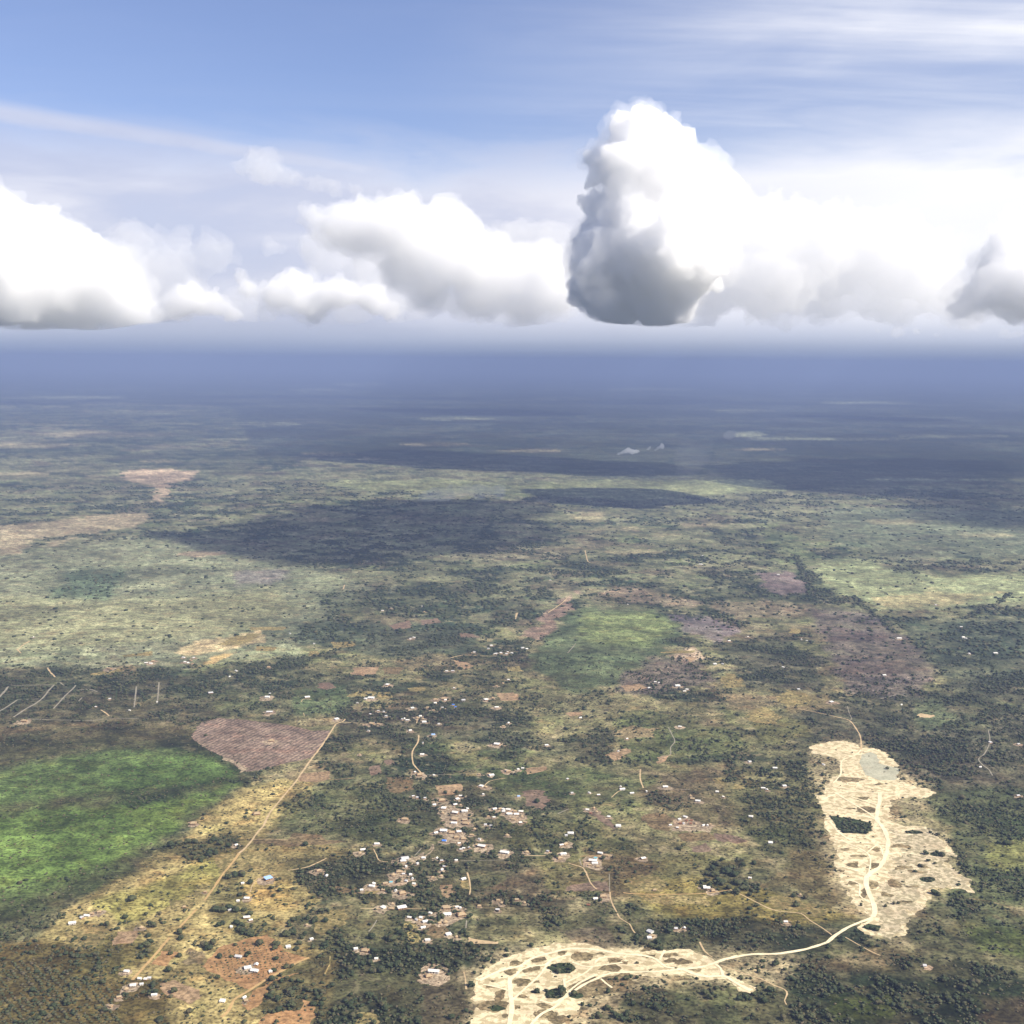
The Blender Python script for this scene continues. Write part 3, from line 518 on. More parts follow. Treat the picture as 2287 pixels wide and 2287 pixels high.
FIELDS = [
 (C2, [(1400, 150), (1470, 150), (1600, 190), (1600, 310), (1480, 310), (1400, 260)], M_YARD, 9), (C2, [(1350, 342), (1560, 345), (1590, 425), (1450, 430)], M_YARD, 9), (C3, [(-10, 180), (120, 180), (230, 215), (240, 290), (120, 265), (60, 230)], M_YARD, 9), (C2, [(1010, 650), (1130, 625), (1140, 740), (1000, 750)], M_YARD, 9),
 (C6, [(-380, 925), (-330, 850), (-200, 815), (0, 832), (300, 868), (480, 910), (610, 905), (600, 935), (530, 1040), (440, 1112), (250, 1150), (100, 1190), (-10, 1205), (-60, 1170), (-150, 1105), (-300, 1030), (-392, 965)], M_PINK, 2.5),
 (C6, [(400, 1215), (600, 1200), (602, 1258), (500, 1280), (372, 1275)], M_TAN, 1.5), (C6, [(780, 452), (950, 450), (930, 500), (850, 515), (740, 500)], M_TAN, 5),
 (C6, [(525, 565), (600, 560), (650, 600), (580, 612), (510, 600)], M_REDS, 3), (C6, [(950, 630), (1045, 630), (1052, 680), (930, 685)], M_OCHRE, 2),
 (C6, [(830, 620), (935, 628), (915, 665), (705, 662)], M_OCHRE, 4), (C6, [(1362, 1302), (1545, 1290), (1560, 1335), (1470, 1372), (1385, 1378)], M_TAN, 1.5),
 (C6, [(1490, 400), (1600, 420), (1632, 440), (1590, 470), (1520, 455)], M_TAN, 2), (C6, [(1800, 640), (1930, 632), (1935, 680), (1850, 692)], M_TAN, 4),
 (C6, [(990, 1120), (1055, 1112), (1072, 1150), (1000, 1155)], M_REDS, 3), (C6, [(890, 1170), (960, 1150), (982, 1210), (900, 1232)], M_REDS, 3),
 (C6, [(1000, 1245), (1190, 1240), (1200, 1330), (1080, 1360), (992, 1320)], M_BROWN, 6), (C6, [(1030, 150), (1180, 112), (1190, 170), (1060, 180)], M_REDS, 6),
 (C6, [(1260, 112), (1380, 100), (1400, 130), (1270, 150)], M_REDS, 5), (C6, [(1532, 200), (1640, 215), (1700, 240), (1540, 236)], M_REDS, 3),
 (C6, [(0, 212), (110, 210), (60, 240), (0, 262)], M_OCHRE, 4), (C6, [(70, 300), (220, 305), (200, 335), (70, 335)], M_OCHRE, 4), (C6, [(20, 165), (280, 160), (270, 185), (30, 185)], M_OCHRE, 5),
 (C6, [(450, 335), (520, 333), (530, 365), (455, 370)], M_OCHRE, 4), (C6, [(600, 270), (780, 265), (770, 300), (640, 320)], M_OCHRE, 6), (C6, [(1580, 1212), (1670, 1205), (1672, 1235), (1585, 1240)], M_OCHRE, 3),
 (C6, [(975, 450), (1140, 455), (1090, 500), (990, 500)], M_BROWN, 5), (C6, [(1170, 600), (1290, 590), (1285, 620), (1180, 625)], M_OCHRE, 4),
 (C7, [(212, 1375), (262, 1330), (372, 1340), (402, 1410), (370, 1470), (232, 1440)], M_REDS, 7), (C7, [(112, 452), (200, 442), (216, 480), (112, 482)], M_OCHRE, 3),
 (C7, [(20, 642), (180, 640), (192, 690), (60, 692)], M_TAN, 4), (C7, [(930, 585), (1050, 572), (1120, 600), (960, 630)], M_TAN, 5), (C7, [(1380, 378), (1480, 380), (1420, 416)], M_TAN, 4),
 (C7, [(1200, 340), (1470, 330), (1440, 350), (1220, 352)], M_OCHRE, 5), (C7, [(820, 1080), (960, 1030), (1000, 1062), (880, 1130)], M_TAN, 6), (C7, [(1180, 1100), (1270, 1080), (1260, 1120), (1190, 1150)], M_TAN, 6),
 (C7, [(236, 1175), (385, 1165), (392, 1190), (250, 1222)], M_TAN, 2), (C7, [(520, 780), (640, 770), (650, 800), (540, 805)], M_TAN, 5), (C7, [(840, 910), (1000, 870), (1180, 890), (1170, 960), (900, 960)], M_SCRUB, 10),
 (C7, [(1620, 530), (1700, 490), (1790, 530), (1800, 590), (1680, 600)], M_OCHRE, 10), (C7, [(1600, 640), (1850, 640), (1850, 720), (1640, 680)], M_SCRUB, 12),
 (C7, [(1590, 1250), (1670, 1240), (1670, 1290), (1600, 1290)], M_OCHRE, 6), (C7, [(1730, 1290), (1815, 1285), (1810, 1325), (1730, 1325)], M_OCHRE, 6),
 (C3, [(1590, 350), (1750, 378), (1820, 410), (1770, 440), (1600, 400)], M_REDS, 5), (C3, [(1420, 462), (1540, 430), (1572, 490), (1450, 492)], M_REDS, 4),
 (C3, [(1070, 222), (1200, 212), (1300, 250), (1270, 340), (1180, 330), (1062, 262)], M_BROWN, 6), (C3, [(520, 742), (740, 700), (838, 712), (842, 770), (520, 772)], M_REDS, 3),
 (C3, [(700, 190), (760, 210), (820, 250), (880, 300), (870, 330), (800, 280), (700, 225)], M_REDS, 4), (C3, [(1280, 360), (1580, 350), (1600, 400), (1400, 410)], M_BROWN, 6),
 (C3, [(1300, 250), (1400, 240), (1500, 300), (1580, 300), (1560, 345), (1290, 340)], M_YARD, 5), (C3, [(900, 690), (1180, 660), (1260, 700), (1240, 770), (1000, 780)], M_OCHRE, 9),
 (C3, [(1000, 800), (1600, 800), (1560, 870), (1200, 860)], M_OCHRE, 12), (C4, [(180, 780), (400, 750), (420, 800), (600, 860), (560, 900), (380, 860), (220, 840)], M_OCHRE, 8),
 (C1, [(1450, 1315), (1580, 1180), (1760, 1120), (1920, 1085), (2000, 1150), (2050, 1210), (2160, 1230), (2220, 1255), (2040, 1340), (1880, 1425), (1800, 1480), (1620, 1420)], M_ORANGE, 2.5),
 (C1, [(790, 1165), (850, 1065), (1000, 1060), (962, 1150)], M_TAN, 2), (C1, [(1130, 1440), (1260, 1420), (1440, 1480), (1440, 1540), (1360, 1590), (1170, 1500)], M_TAN, 3),
 (C1, [(1090, 1300), (1165, 1200), (1290, 1210), (1200, 1310)], M_ORANGE, 2), (C1, [(470, 1090), (620, 1040), (800, 1020), (760, 1160), (520, 1200)], M_OCHRE, 5), (C1, [(1220, 840), (1400, 840), (1380, 905), (1210, 895)], M_OCHRE, 3),
 (C1, [(1540, 520), (1932, 500), (1932, 560), (1600, 620)], M_OCHRE, 6), (C1, [(1380, 1180), (1500, 1200), (1460, 1290), (1330, 1290)], M_SCRUB, 6),
 (C2, [(130, 1660), (380, 1625), (392, 1560), (470, 1560), (500, 1620), (460, 1760), (90, 1760)], M_ORANGE, 4), (C2, [(50, 402), (300, 402), (345, 355), (560, 370), (575, 410), (750, 412), (560, 440), (300, 450), (45, 430)], M_BROWN, 3),
 (C2, [(120, 1460), (260, 1390), (380, 1360), (200, 1430), (100, 1600), (0, 1640), (-20, 1560)], M_ORANGE, 5), (C2, [(510, 940), (700, 900), (760, 960), (600, 1060), (520, 1120)], M_OCHRE, 6),
 (C2, [(1400, 730), (1490, 730), (1490, 790), (1440, 830), (1390, 800)], M_TAN, 3), (C2, [(1545, 700), (1600, 700), (1600, 760), (1550, 760)], M_OCHRE, 2), (C2, [(1130, 1000), (1230, 990), (1260, 1140), (1180, 1150)], M_OCHRE, 4),
 (C2, [(1600, 1105), (1810, 1145), (1810, 1158), (1600, 1158)], M_ROAD, 2), (C2, [(640, 740), (800, 750), (790, 790), (660, 790)], M_BROWN, 3), (C2, [(1150, 560), (1340, 470), (1350, 440), (1290, 500), (1260, 550), (1170, 580)], M_YARD, 2),
 (C2, [(1310, 1010), (1460, 1000), (1440, 1100), (1320, 1110)], M_BROWN, 5), (C2, [(800, 1650), (960, 1660), (980, 1760), (780, 1760)], M_OCHRE, 6), (C2, [(830, 770), (1000, 765), (990, 790), (850, 800)], M_OCHRE, 4),
 (C8, [(240, 640), (340, 580), (470, 600), (490, 680), (330, 690)], M_OCHRE, 8), (C8, [(50, 740), (180, 690), (300, 770), (200, 815), (80, 790)], M_OCHRE, 8), (C8, [(1215, 735), (1330, 750), (1300, 770), (1225, 765)], M_ROAD, 5),
 (C8, [(350, 165), (420, 165), (420, 200), (345, 195)], M_OCHRE, 4), (C5, [(640, 500), (800, 470), (900, 450), (830, 500), (660, 515)], M_OCHRE, 4), (C5, [(870, 365), (1000, 350), (1090, 335), (1100, 365), (900, 378)], M_OCHRE, 4),
 (C5, [(1560, 290), (1700, 225), (1880, 215), (1800, 270), (1700, 298)], M_OCHRE, 5), (C5, [(1610, 1095), (1700, 1130), (1780, 1180), (1740, 1210), (1690, 1150), (1600, 1115)], M_YARD, 3),
]
names = {M_PINK: 'ploughed_field', M_TAN: 'bare_field', M_ORANGE: 'bare_field', M_REDS: 'bare_field', M_BROWN: 'fallow_field', M_OCHRE: 'dry_grass_field', M_SCRUB: 'scrub_ground', M_YARD: 'bare_yard', M_ROAD: 'bare_strip', M_ROADO: 'bare_strip'}
for i, (C, pts, m, am) in enumerate(FIELDS):
    P = gp(C, pts); sheet(names[m], ragged(P, 6, am * 2.0 + 2, 300 + i), .06 + (i % 9) * .01, m)
    CLEAR.append((P, .6 if m in (M_OCHRE, M_SCRUB, M_BROWN) else .93))

ROADS = [  # crop, centre line, width m, material, height
 (C6, [(712, 825), (690, 845), (648, 858), (612, 910), (540, 1020), (470, 1110), (410, 1195), (360, 1268), (300, 1340), (200, 1460), (162, 1512), (122, 1592), (85, 1633), (45, 1690), (5, 1738), (-50, 1790)], 6.5, M_ROAD),
 (C1, [(1718, 502), (1680, 560), (1612, 640), (1570, 700), (1530, 760), (1470, 840)], 7, M_ROADO), (C1, [(1410, 905), (1360, 960), (1290, 1035)], 7, M_ROADO), (C1, [(1222, 1108), (1150, 1190), (1080, 1270), (1010, 1345), (950, 1412)], 7.5, M_ROADO),
 (C1, [(1590, 1680), (1640, 1640), (1680, 1562), (1720, 1530), (1800, 1485), (1880, 1430), (2020, 1352), (2160, 1276), (2225, 1253)], 8, M_ROADO),
 (C2, [(40, 402), (180, 400), (300, 408)], 4, M_ROAD), (C2, [(300, 625), (420, 605), (480, 585), (575, 538)], 6, M_ROAD), (C2, [(915, 470), (935, 510), (958, 555), (1020, 565)], 4, M_ROAD), (C2, [(1590, 640), (1605, 700), (1612, 760), (1605, 800)], 6, M_ROAD),
 (C2, [(1585, 985), (1580, 1040)], 5, M_ROADG), (C2, [(1565, 1355), (1575, 1410), (1582, 1480)], 5, M_ROAD), (C2, [(600, 1240), (598, 1300), (560, 1380)], 5, M_OCHRE), (C2, [(1210, 520), (1260, 465)], 4, M_ROADG),
 (C2, [(1340, 435), (1345, 470), (1290, 520), (1180, 560)], 7, M_YARD), (C2, [(940, 980), (910, 1030), (880, 1065)], 4, M_ROADG), (C2, [(820, 898), (1300, 902)], 4, M_ROAD), (C2, [(1540, 557), (1850, 550)], 3, M_ROADG), (C2, [(30, 780), (60, 710), (190, 655)], 4, M_ROAD),
 (C6, [(1240, 940), (1235, 990), (1195, 1060), (1198, 1130), (1215, 1165), (1248, 1200), (1262, 1225)], 7, M_ROAD), (C6, [(395, 700), (415, 680), (470, 685)], 5, M_ROAD), (C6, [(600, 1260), (700, 1255), (780, 1250)], 5, M_TAN), (C6, [(1700, 1320), (1750, 1272), (1860, 1250)], 4, M_ROAD),
 (C6, [(0, 545), (260, 540)], 6, M_OCHRE), (C6, [(1470, 385), (1560, 365), (1700, 370), (1800, 372)], 7, M_ROAD), (C6, [(1230, 820), (1225, 860)], 4, M_ROAD), (C6, [(410, 780), (418, 800)], 4, M_ROAD), (C6, [(640, 845), (760, 850), (880, 862), (970, 862)], 4, M_ROAD),
 (C6, [(1300, 1225), (1500, 1222), (1700, 1215)], 3.5, M_ROADG),
 (C7, [(1265, 885), (1290, 935), (1310, 985), (1280, 1030), (1278, 1080), (1200, 1100)], 5, M_ROADG), (C7, [(1065, 1185), (1062, 1250), (1085, 1320)], 5.5, M_ROAD), (C7, [(855, 1388), (905, 1345), (945, 1330)], 5, M_ROAD), (C7, [(470, 1505), (550, 1470)], 5, M_ROADG),
 (C7, [(400, 60), (500, -10), (540, -50)], 9, M_ROAD), (C7, [(165, 105), (180, 60)], 8, M_ROAD), (C7, [(540, 350), (600, 280)], 6, M_ROADG), (C7, [(1590, 450), (1640, 430)], 7, M_ROAD), (C7, [(1280, 1335), (1420, 1330)], 3, M_ROADG),
 (C3, [(200, 520), (280, 518), (380, 520)], 5, M_ROAD), (C3, [(545, 570), (600, 590), (650, 605), (680, 660), (715, 730), (750, 760)], 5.5, M_ROAD), (C3, [(845, 780), (855, 850), (890, 920), (920, 970), (985, 1010), (1005, 1050), (1025, 1075)], 4.5, M_ROAD), (C3, [(625, 545), (640, 590)], 4, M_ROADG),
 (C3, [(840, 650), (842, 780)], 3, M_ROADG), (C3, [(940, 785), (1000, 792), (1180, 797), (1400, 795), (1550, 788), (1640, 775), (1715, 765)], 5, M_ROADO), (C3, [(1680, 740), (1715, 765), (1800, 805), (1900, 855), (1960, 885)], 4.5, M_ROAD),
 (C4, [(150, 820), (230, 855), (340, 872), (420, 880), (480, 925), (560, 975), (630, 1025)], 4.5, M_ROAD), (C3, [(1490, 1140), (1525, 1205), (1580, 1250)], 5, M_ROAD), (C3, [(650, 520), (740, 525), (820, 520)], 6, M_TAN), (C3, [(860, 520), (700, 520), (630, 525)], 4, M_ROADO),
 (C4, [(905, 905), (840, 935), (760, 965), (690, 1005), (640, 1038), (600, 1075), (500, 1110), (400, 1135), (250, 1155), (100, 1157), (0, 1172), (-100, 1192), (-160, 1215)], 9.5, M_TRACK), (C4, [(720, 1040), (800, 1085), (900, 1140), (960, 1165)], 4, M_ROAD),
 (C3, [(1640, 1305), (1750, 1345), (1850, 1380), (1932, 1405), (2020, 1450), (2100, 1480), (2120, 1515), (2100, 1560), (2115, 1590)], 4.5, M_ROAD),
 (C8, [(735, 690), (750, 740), (765, 775), (752, 785)], 4, M_ROADG), (C8, [(400, 705), (560, 738), (690, 768), (752, 788), (800, 850), (825, 900), (830, 985)], 6.5, M_ROAD), (C8, [(1690, 850), (1700, 930), (1665, 1010), (1625, 1045), (1650, 1085), (1695, 1120), (1718, 1160)], 5, M_ROADG),
 (C8, [(880, 480), (960, 484), (1020, 486)], 6, M_ROADG), (C8, [(960, 640), (1080, 612), (1140, 625)], 6, M_ROADG),
 (C5, [(-20, 680), (20, 640), (60, 590)], 11, M_ROADG), (C5, [(0, 768), (60, 730), (120, 690)], 10, M_ROADG), (C5, [(100, 810), (180, 755), (260, 710), (310, 670), (350, 620), (390, 578)], 10, M_ROADG), (C5, [(385, 750), (430, 700), (470, 655), (510, 620), (545, 582)], 8, M_ROADG),
 (C5, [(540, 618), (640, 610), (700, 628)], 7, M_ROADG), (C5, [(560, 700), (590, 670)], 6, M_ROADG), (C5, [(725, 758), (760, 780), (785, 802)], 7, M_ROAD), (C5, [(200, 822), (320, 828), (480, 832), (640, 835), (760, 825), (1000, 820)], 6, M_ROADG), (C5, [(340, 455), (365, 490), (398, 522)], 9, M_ROAD),
 (C5, [(430, 560), (460, 582)], 7, M_ROADG), (C5, [(840, 610), (835, 680)], 7, M_SCRUBD), (C5, [(980, 590), (975, 650), (965, 740)], 7, M_ROADG), (C5, [(1143, 560), (1138, 640), (1132, 700)], 7, M_ROADG), (C5, [(125, 325), (170, 290), (215, 262)], 9, M_ROAD), (C5, [(120, 320), (150, 350)], 8, M_ROAD),
 (C5, [(80, 582), (250, 580), (390, 578)], 6, M_ROADG), (C5, [(120, 685), (280, 680)], 6, M_ROADG), (CN, [(285, 805), (292, 835), (300, 850), (325, 852)], 9, M_ROAD), (CN, [(25, 1055), (28, 1040)], 9, M_ROAD), (CM, [(1288, 950), (1293, 935)], 10, M_ROAD), (C4, [(1560, 780), (1700, 800), (1880, 850)], 5, M_SCRUB),
 # tracks across the sand
 (C3, [(1765, 1240), (1700, 1258), (1600, 1292), (1500, 1320), (1380, 1332), (1250, 1320), (1185, 1272), (1100, 1240), (900, 1222), (700, 1192), (560, 1188), (450, 1212), (300, 1252), (200, 1312), (110, 1332), (0, 1372), (-90, 1420)], 8, M_TRACK),
 (C3, [(1380, 1336), (1200, 1352), (1000, 1357), (850, 1367), (760, 1400), (650, 1452), (560, 1512), (500, 1550), (430, 1582), (340, 1560)], 8, M_TRACK), (C3, [(1380, 1336), (1450, 1370), (1560, 1390), (1660, 1385), (1760, 1440), (1860, 1490)], 11, M_TRACK),
 (C3, [(1200, 1270), (1240, 1200)], 6, M_TRACK), (C3, [(1600, 1300), (1640, 1330), (1660, 1385)], 7, M_TRACK), (C3, [(780, 1405), (820, 1440), (860, 1470)], 5, M_TRACK),
 (CB, [(1092, 430), (1095, 560), (1105, 650), (1085, 780)], 11, M_TRACK), (CB, [(1092, 455), (1180, 372), (1280, 345), (1345, 340), (1400, 300), (1520, 262)], 6.5, M_TRACK), (CB, [(1230, 780), (1320, 692), (1410, 645), (1490, 565), (1505, 540), (1600, 465), (1720, 405)], 6.5, M_TRACK),
 (CB, [(1330, 605), (1410, 612), (1480, 572)], 6, M_TRACK), (CB, [(860, 450), (1000, 392), (1100, 362), (1200, 348)], 6, M_TRACK), (CB, [(1370, 320), (1300, 420), (1200, 510), (1110, 590)], 6, M_TRACK), (CB, [(1540, 320), (1650, 352), (1800, 335), (1900, 322)], 6, M_TRACK), (CB, [(1700, 330), (1740, 290), (1850, 278)], 5, M_TRACK), (CB, [(1490, 470), (1620, 405), (1690, 350)], 5.5, M_TRACK), (CB, [(900, 480), (1000, 500), (1090, 530)], 5, M_TRACK), (CB, [(1480, 440), (1490, 520), (1500, 545)], 5, M_TRACK),
 (C4, [(955, 60), (952, 130), (935, 240), (980, 300), (1010, 380), (1000, 470), (960, 560), (880, 620), (860, 680), (890, 760), (912, 820), (920, 870), (905, 905)], 13, M_TRACK), (C4, [(650, 60), (750, 122), (850, 182), (935, 240)], 7, M_TRACK), (C4, [(560, 112), (700, 62), (950, 62), (1200, 72)], 7, M_TRACK),
 (C4, [(650, 382), (800, 400), (1000, 406), (1130, 400)], 6, M_TRACK), (C4, [(870, 470), (945, 415), (980, 485)], 5, M_TRACK), (C4, [(700, 390), (820, 440), (890, 500), (880, 620)], 5, M_TRACK), (C4, [(690, 560), (800, 592), (880, 622)], 6, M_TRACK), (C4, [(720, 650), (815, 680), (820, 760), (880, 800)], 5, M_TRACK), (C4, [(600, 180), (720, 200), (860, 225), (935, 242)], 7, M_TRACK), (C4, [(620, 260), (690, 340), (760, 385)], 8, M_TRACK), (C4, [(760, 90), (860, 120), (950, 150)], 6, M_TRACK),
 (C4, [(1020, 330), (1100, 350), (1180, 345)], 6, M_TRACK), (C4, [(1010, 480), (1120, 470), (1230, 490)], 5, M_TRACK), (C4, [(640, 20), (760, 40), (880, 62)], 6, M_TRACK), (C4, [(740, 520), (830, 530), (880, 560)], 5, M_TRACK), (C8, [(830, 985), (790, 1020), (700, 1060), (690, 1150), (640, 1210)], 5, M_TRACK),
]
ROADLINES = []
rn = {M_TRACK: 'sand_track', M_ROAD: 'dirt_road', M_ROADO: 'dirt_road', M_ROADG: 'dirt_track', M_TAN: 'dirt_track', M_YARD: 'dirt_track', M_OCHRE: 'dirt_track', M_SCRUB: 'dirt_track', M_SCRUBD: 'dirt_track'}
for i, (C, pts, wd, m) in enumerate(ROADS):
    V, T, O = strip(gp(C, pts), wd * (.66 if m is M_TRACK else (.66 if i < 5 else .55)), (.50 if m is M_TRACK else .20) + (i % 12) * .012, .3, i)
    add_obj(rn[m], np_mesh(rn[m], V, T), m, kind='structure'); ROADLINES.append((O, wd))

# ------------------------------------------------------------------ houses
M_TINW = simple_mat('white_tin', (.70, .67, .60), .5, .12, .45); M_TING = simple_mat('grey_tin', (.50, .49, .47), .5, .3, .2)
M_THATCH = simple_mat('thatch', alb('#c9b08a', .65), 1, .6, .25); M_BLUE = simple_mat('blue_tin', (.07, .20, .62), .5, .3, .15)
M_PBLUE = simple_mat('pale_blue_tin', (.32, .48, .80), .5, .3, .15)
M_TEAL = simple_mat('teal_tin', (.15, .38, .42), .5, .3, .15); M_RUST = simple_mat('rusty_tin', alb('#9a6a52'), .8, .4, .35)
M_WALLW = simple_mat('limewash', (.62, .58, .52), .9, .4, .15); M_WALLM = simple_mat('mud_wall', alb('#b08a68'), 1, .5, .25)
M_DOOR = simple_mat('door_wood', (.09, .055, .035), .8, 1.5, .3); M_GLASS = simple_mat('window_shutter', (.06, .06, .07), .5, 1, .2)
M_RIDGE = simple_mat('ridge_cap', (.5, .5, .5), .5, 1, .1)

def bm_mesh(name, build):
    bm = bmesh.new(); build(bm); bmesh.ops.recalc_face_normals(bm, faces=bm.faces)
    me = bpy.data.meshes.new(name); bm.to_mesh(me); bm.free(); return me
def box(bm, x0, x1, y0, y1, z0, z1):
    v = [bm.verts.new(p) for p in ((x0, y0, z0), (x1, y0, z0), (x1, y1, z0), (x0, y1, z0), (x0, y0, z1), (x1, y0, z1), (x1, y1, z1), (x0, y1, z1))]
    for f in ((0, 3, 2, 1), (4, 5, 6, 7), (0, 1, 5, 4), (1, 2, 6, 5), (2, 3, 7, 6), (3, 0, 4, 7)): bm.faces.new([v[i] for i in f])
def walls(bm):      # gabled wall box, unit house 10 x 7 m
    L, W, h, r = 5, 3.5, 2.7, 4.3
    ring = [(-L, -W, 0), (L, -W, 0), (L, W, 0), (-L, W, 0)]
    a = [bm.verts.new(p) for p in ring]; b = [bm.verts.new((x, y, h)) for x, y, _ in ring]
    g0 = bm.verts.new((-L, 0, r)); g1 = bm.verts.new((L, 0, r))
    bm.faces.new((a[0], a[1], b[1], b[0])); bm.faces.new((a[2], a[3], b[3], b[2]))
    bm.faces.new((a[1], a[2], b[2], g1, b[1])); bm.faces.new((a[3], a[0], b[0], g0, b[3])); bm.faces.new((b[0], b[1], g1, g0)); bm.faces.new((b[2], b[3], g0, g1)); bm.faces.new(a[::-1])
def gable(bm):      # two pitched slabs with overhang
    L, W, z0, z1, t = 5.7, 4.3, 2.42, 4.42, .14
    for s in (-1, 1):
        p = [(-L, s * W, z0), (L, s * W, z0), (L, s * .01, z1), (-L, s * .01, z1)]
        lo = [bm.verts.new(q) for q in p]; hi = [bm.verts.new((x, y, z + t)) for x, y, z in p]
        bm.faces.new(lo); bm.faces.new(hi[::-1])
        for i in range(4): bm.faces.new((lo[i], lo[(i + 1) % 4], hi[(i + 1) % 4], hi[i]))
def hip(bm):
    L, W, z0, z1 = 5.8, 4.4, 2.35, 4.9
    v = [bm.verts.new(p) for p in ((-L, -W, z0), (L, -W, z0), (L, W, z0), (-L, W, z0), (-1.9, 0, z1), (1.9, 0, z1))]
    for f in ((0, 1, 5, 4), (1, 2, 5), (2, 3, 4, 5), (3, 0, 4), (0, 3, 2, 1)): bm.faces.new([v[i] for i in f])
def shed(bm):       # single slope
    L, W, t = 5.5, 4.1, .14
    p = [(-L, -W, 2.5), (L, -W, 2.5), (L, W, 3.9), (-L, W, 3.9)]
    lo = [bm.verts.new(q) for q in p]; hi = [bm.verts.new((x, y, z + t)) for x, y, z in p]
    bm.faces.new(lo[::-1]); bm.faces.new(hi)
    for i in range(4): bm.faces.new((lo[i], lo[(i + 1) % 4], hi[(i + 1) % 4], hi[i]))
def walls_shed(bm):
    L, W = 4.9, 3.5
    a = [bm.verts.new(p) for p in ((-L, -W, 0), (L, -W, 0), (L, W, 0), (-L, W, 0))]; b = [bm.verts.new(p) for p in ((-L, -W, 2.55), (L, -W, 2.55), (L, W, 3.7), (-L, W, 3.7))]
    for i in range(4): bm.faces.new((a[i], a[(i + 1) % 4], b[(i + 1) % 4], b[i]))
    bm.faces.new(a[::-1]); bm.faces.new(b)
def hut_wall(bm): bmesh.ops.create_cone(bm, cap_ends=True, segments=14, radius1=3.2, radius2=3.2, depth=2.3, matrix=Matrix.Translation((0, 0, 1.15)))
def hut_roof(bm): bmesh.ops.create_cone(bm, cap_ends=True, segments=18, radius1=4.4, radius2=.1, depth=2.9, matrix=Matrix.Translation((0, 0, 3.35)))
ME = dict(walls=bm_mesh('wall', walls), gable=bm_mesh('roof', gable), hip=bm_mesh('roof', hip), shed=bm_mesh('roof', shed), walls_shed=bm_mesh('wall', walls_shed),
          hut_wall=bm_mesh('wall', hut_wall), hut_roof=bm_mesh('roof', hut_roof),
          door=bm_mesh('door', lambda bm: box(bm, -.55, .55, -3.56, -3.44, 0, 2.05)), win=bm_mesh('window', lambda bm: box(bm, -.6, .6, -3.56, -3.44, .95, 2.0)),
          ridge=bm_mesh('ridge', lambda bm: box(bm, -5.72, 5.72, -.14, .14, 4.46, 4.62)))
_var = {}
def mvar(key, mat):
    k = (key, mat.name)
    if k not in _var:
        m = ME[key].copy(); m.materials.clear(); m.materials.append(mat); _var[k] = m
    return _var[k]

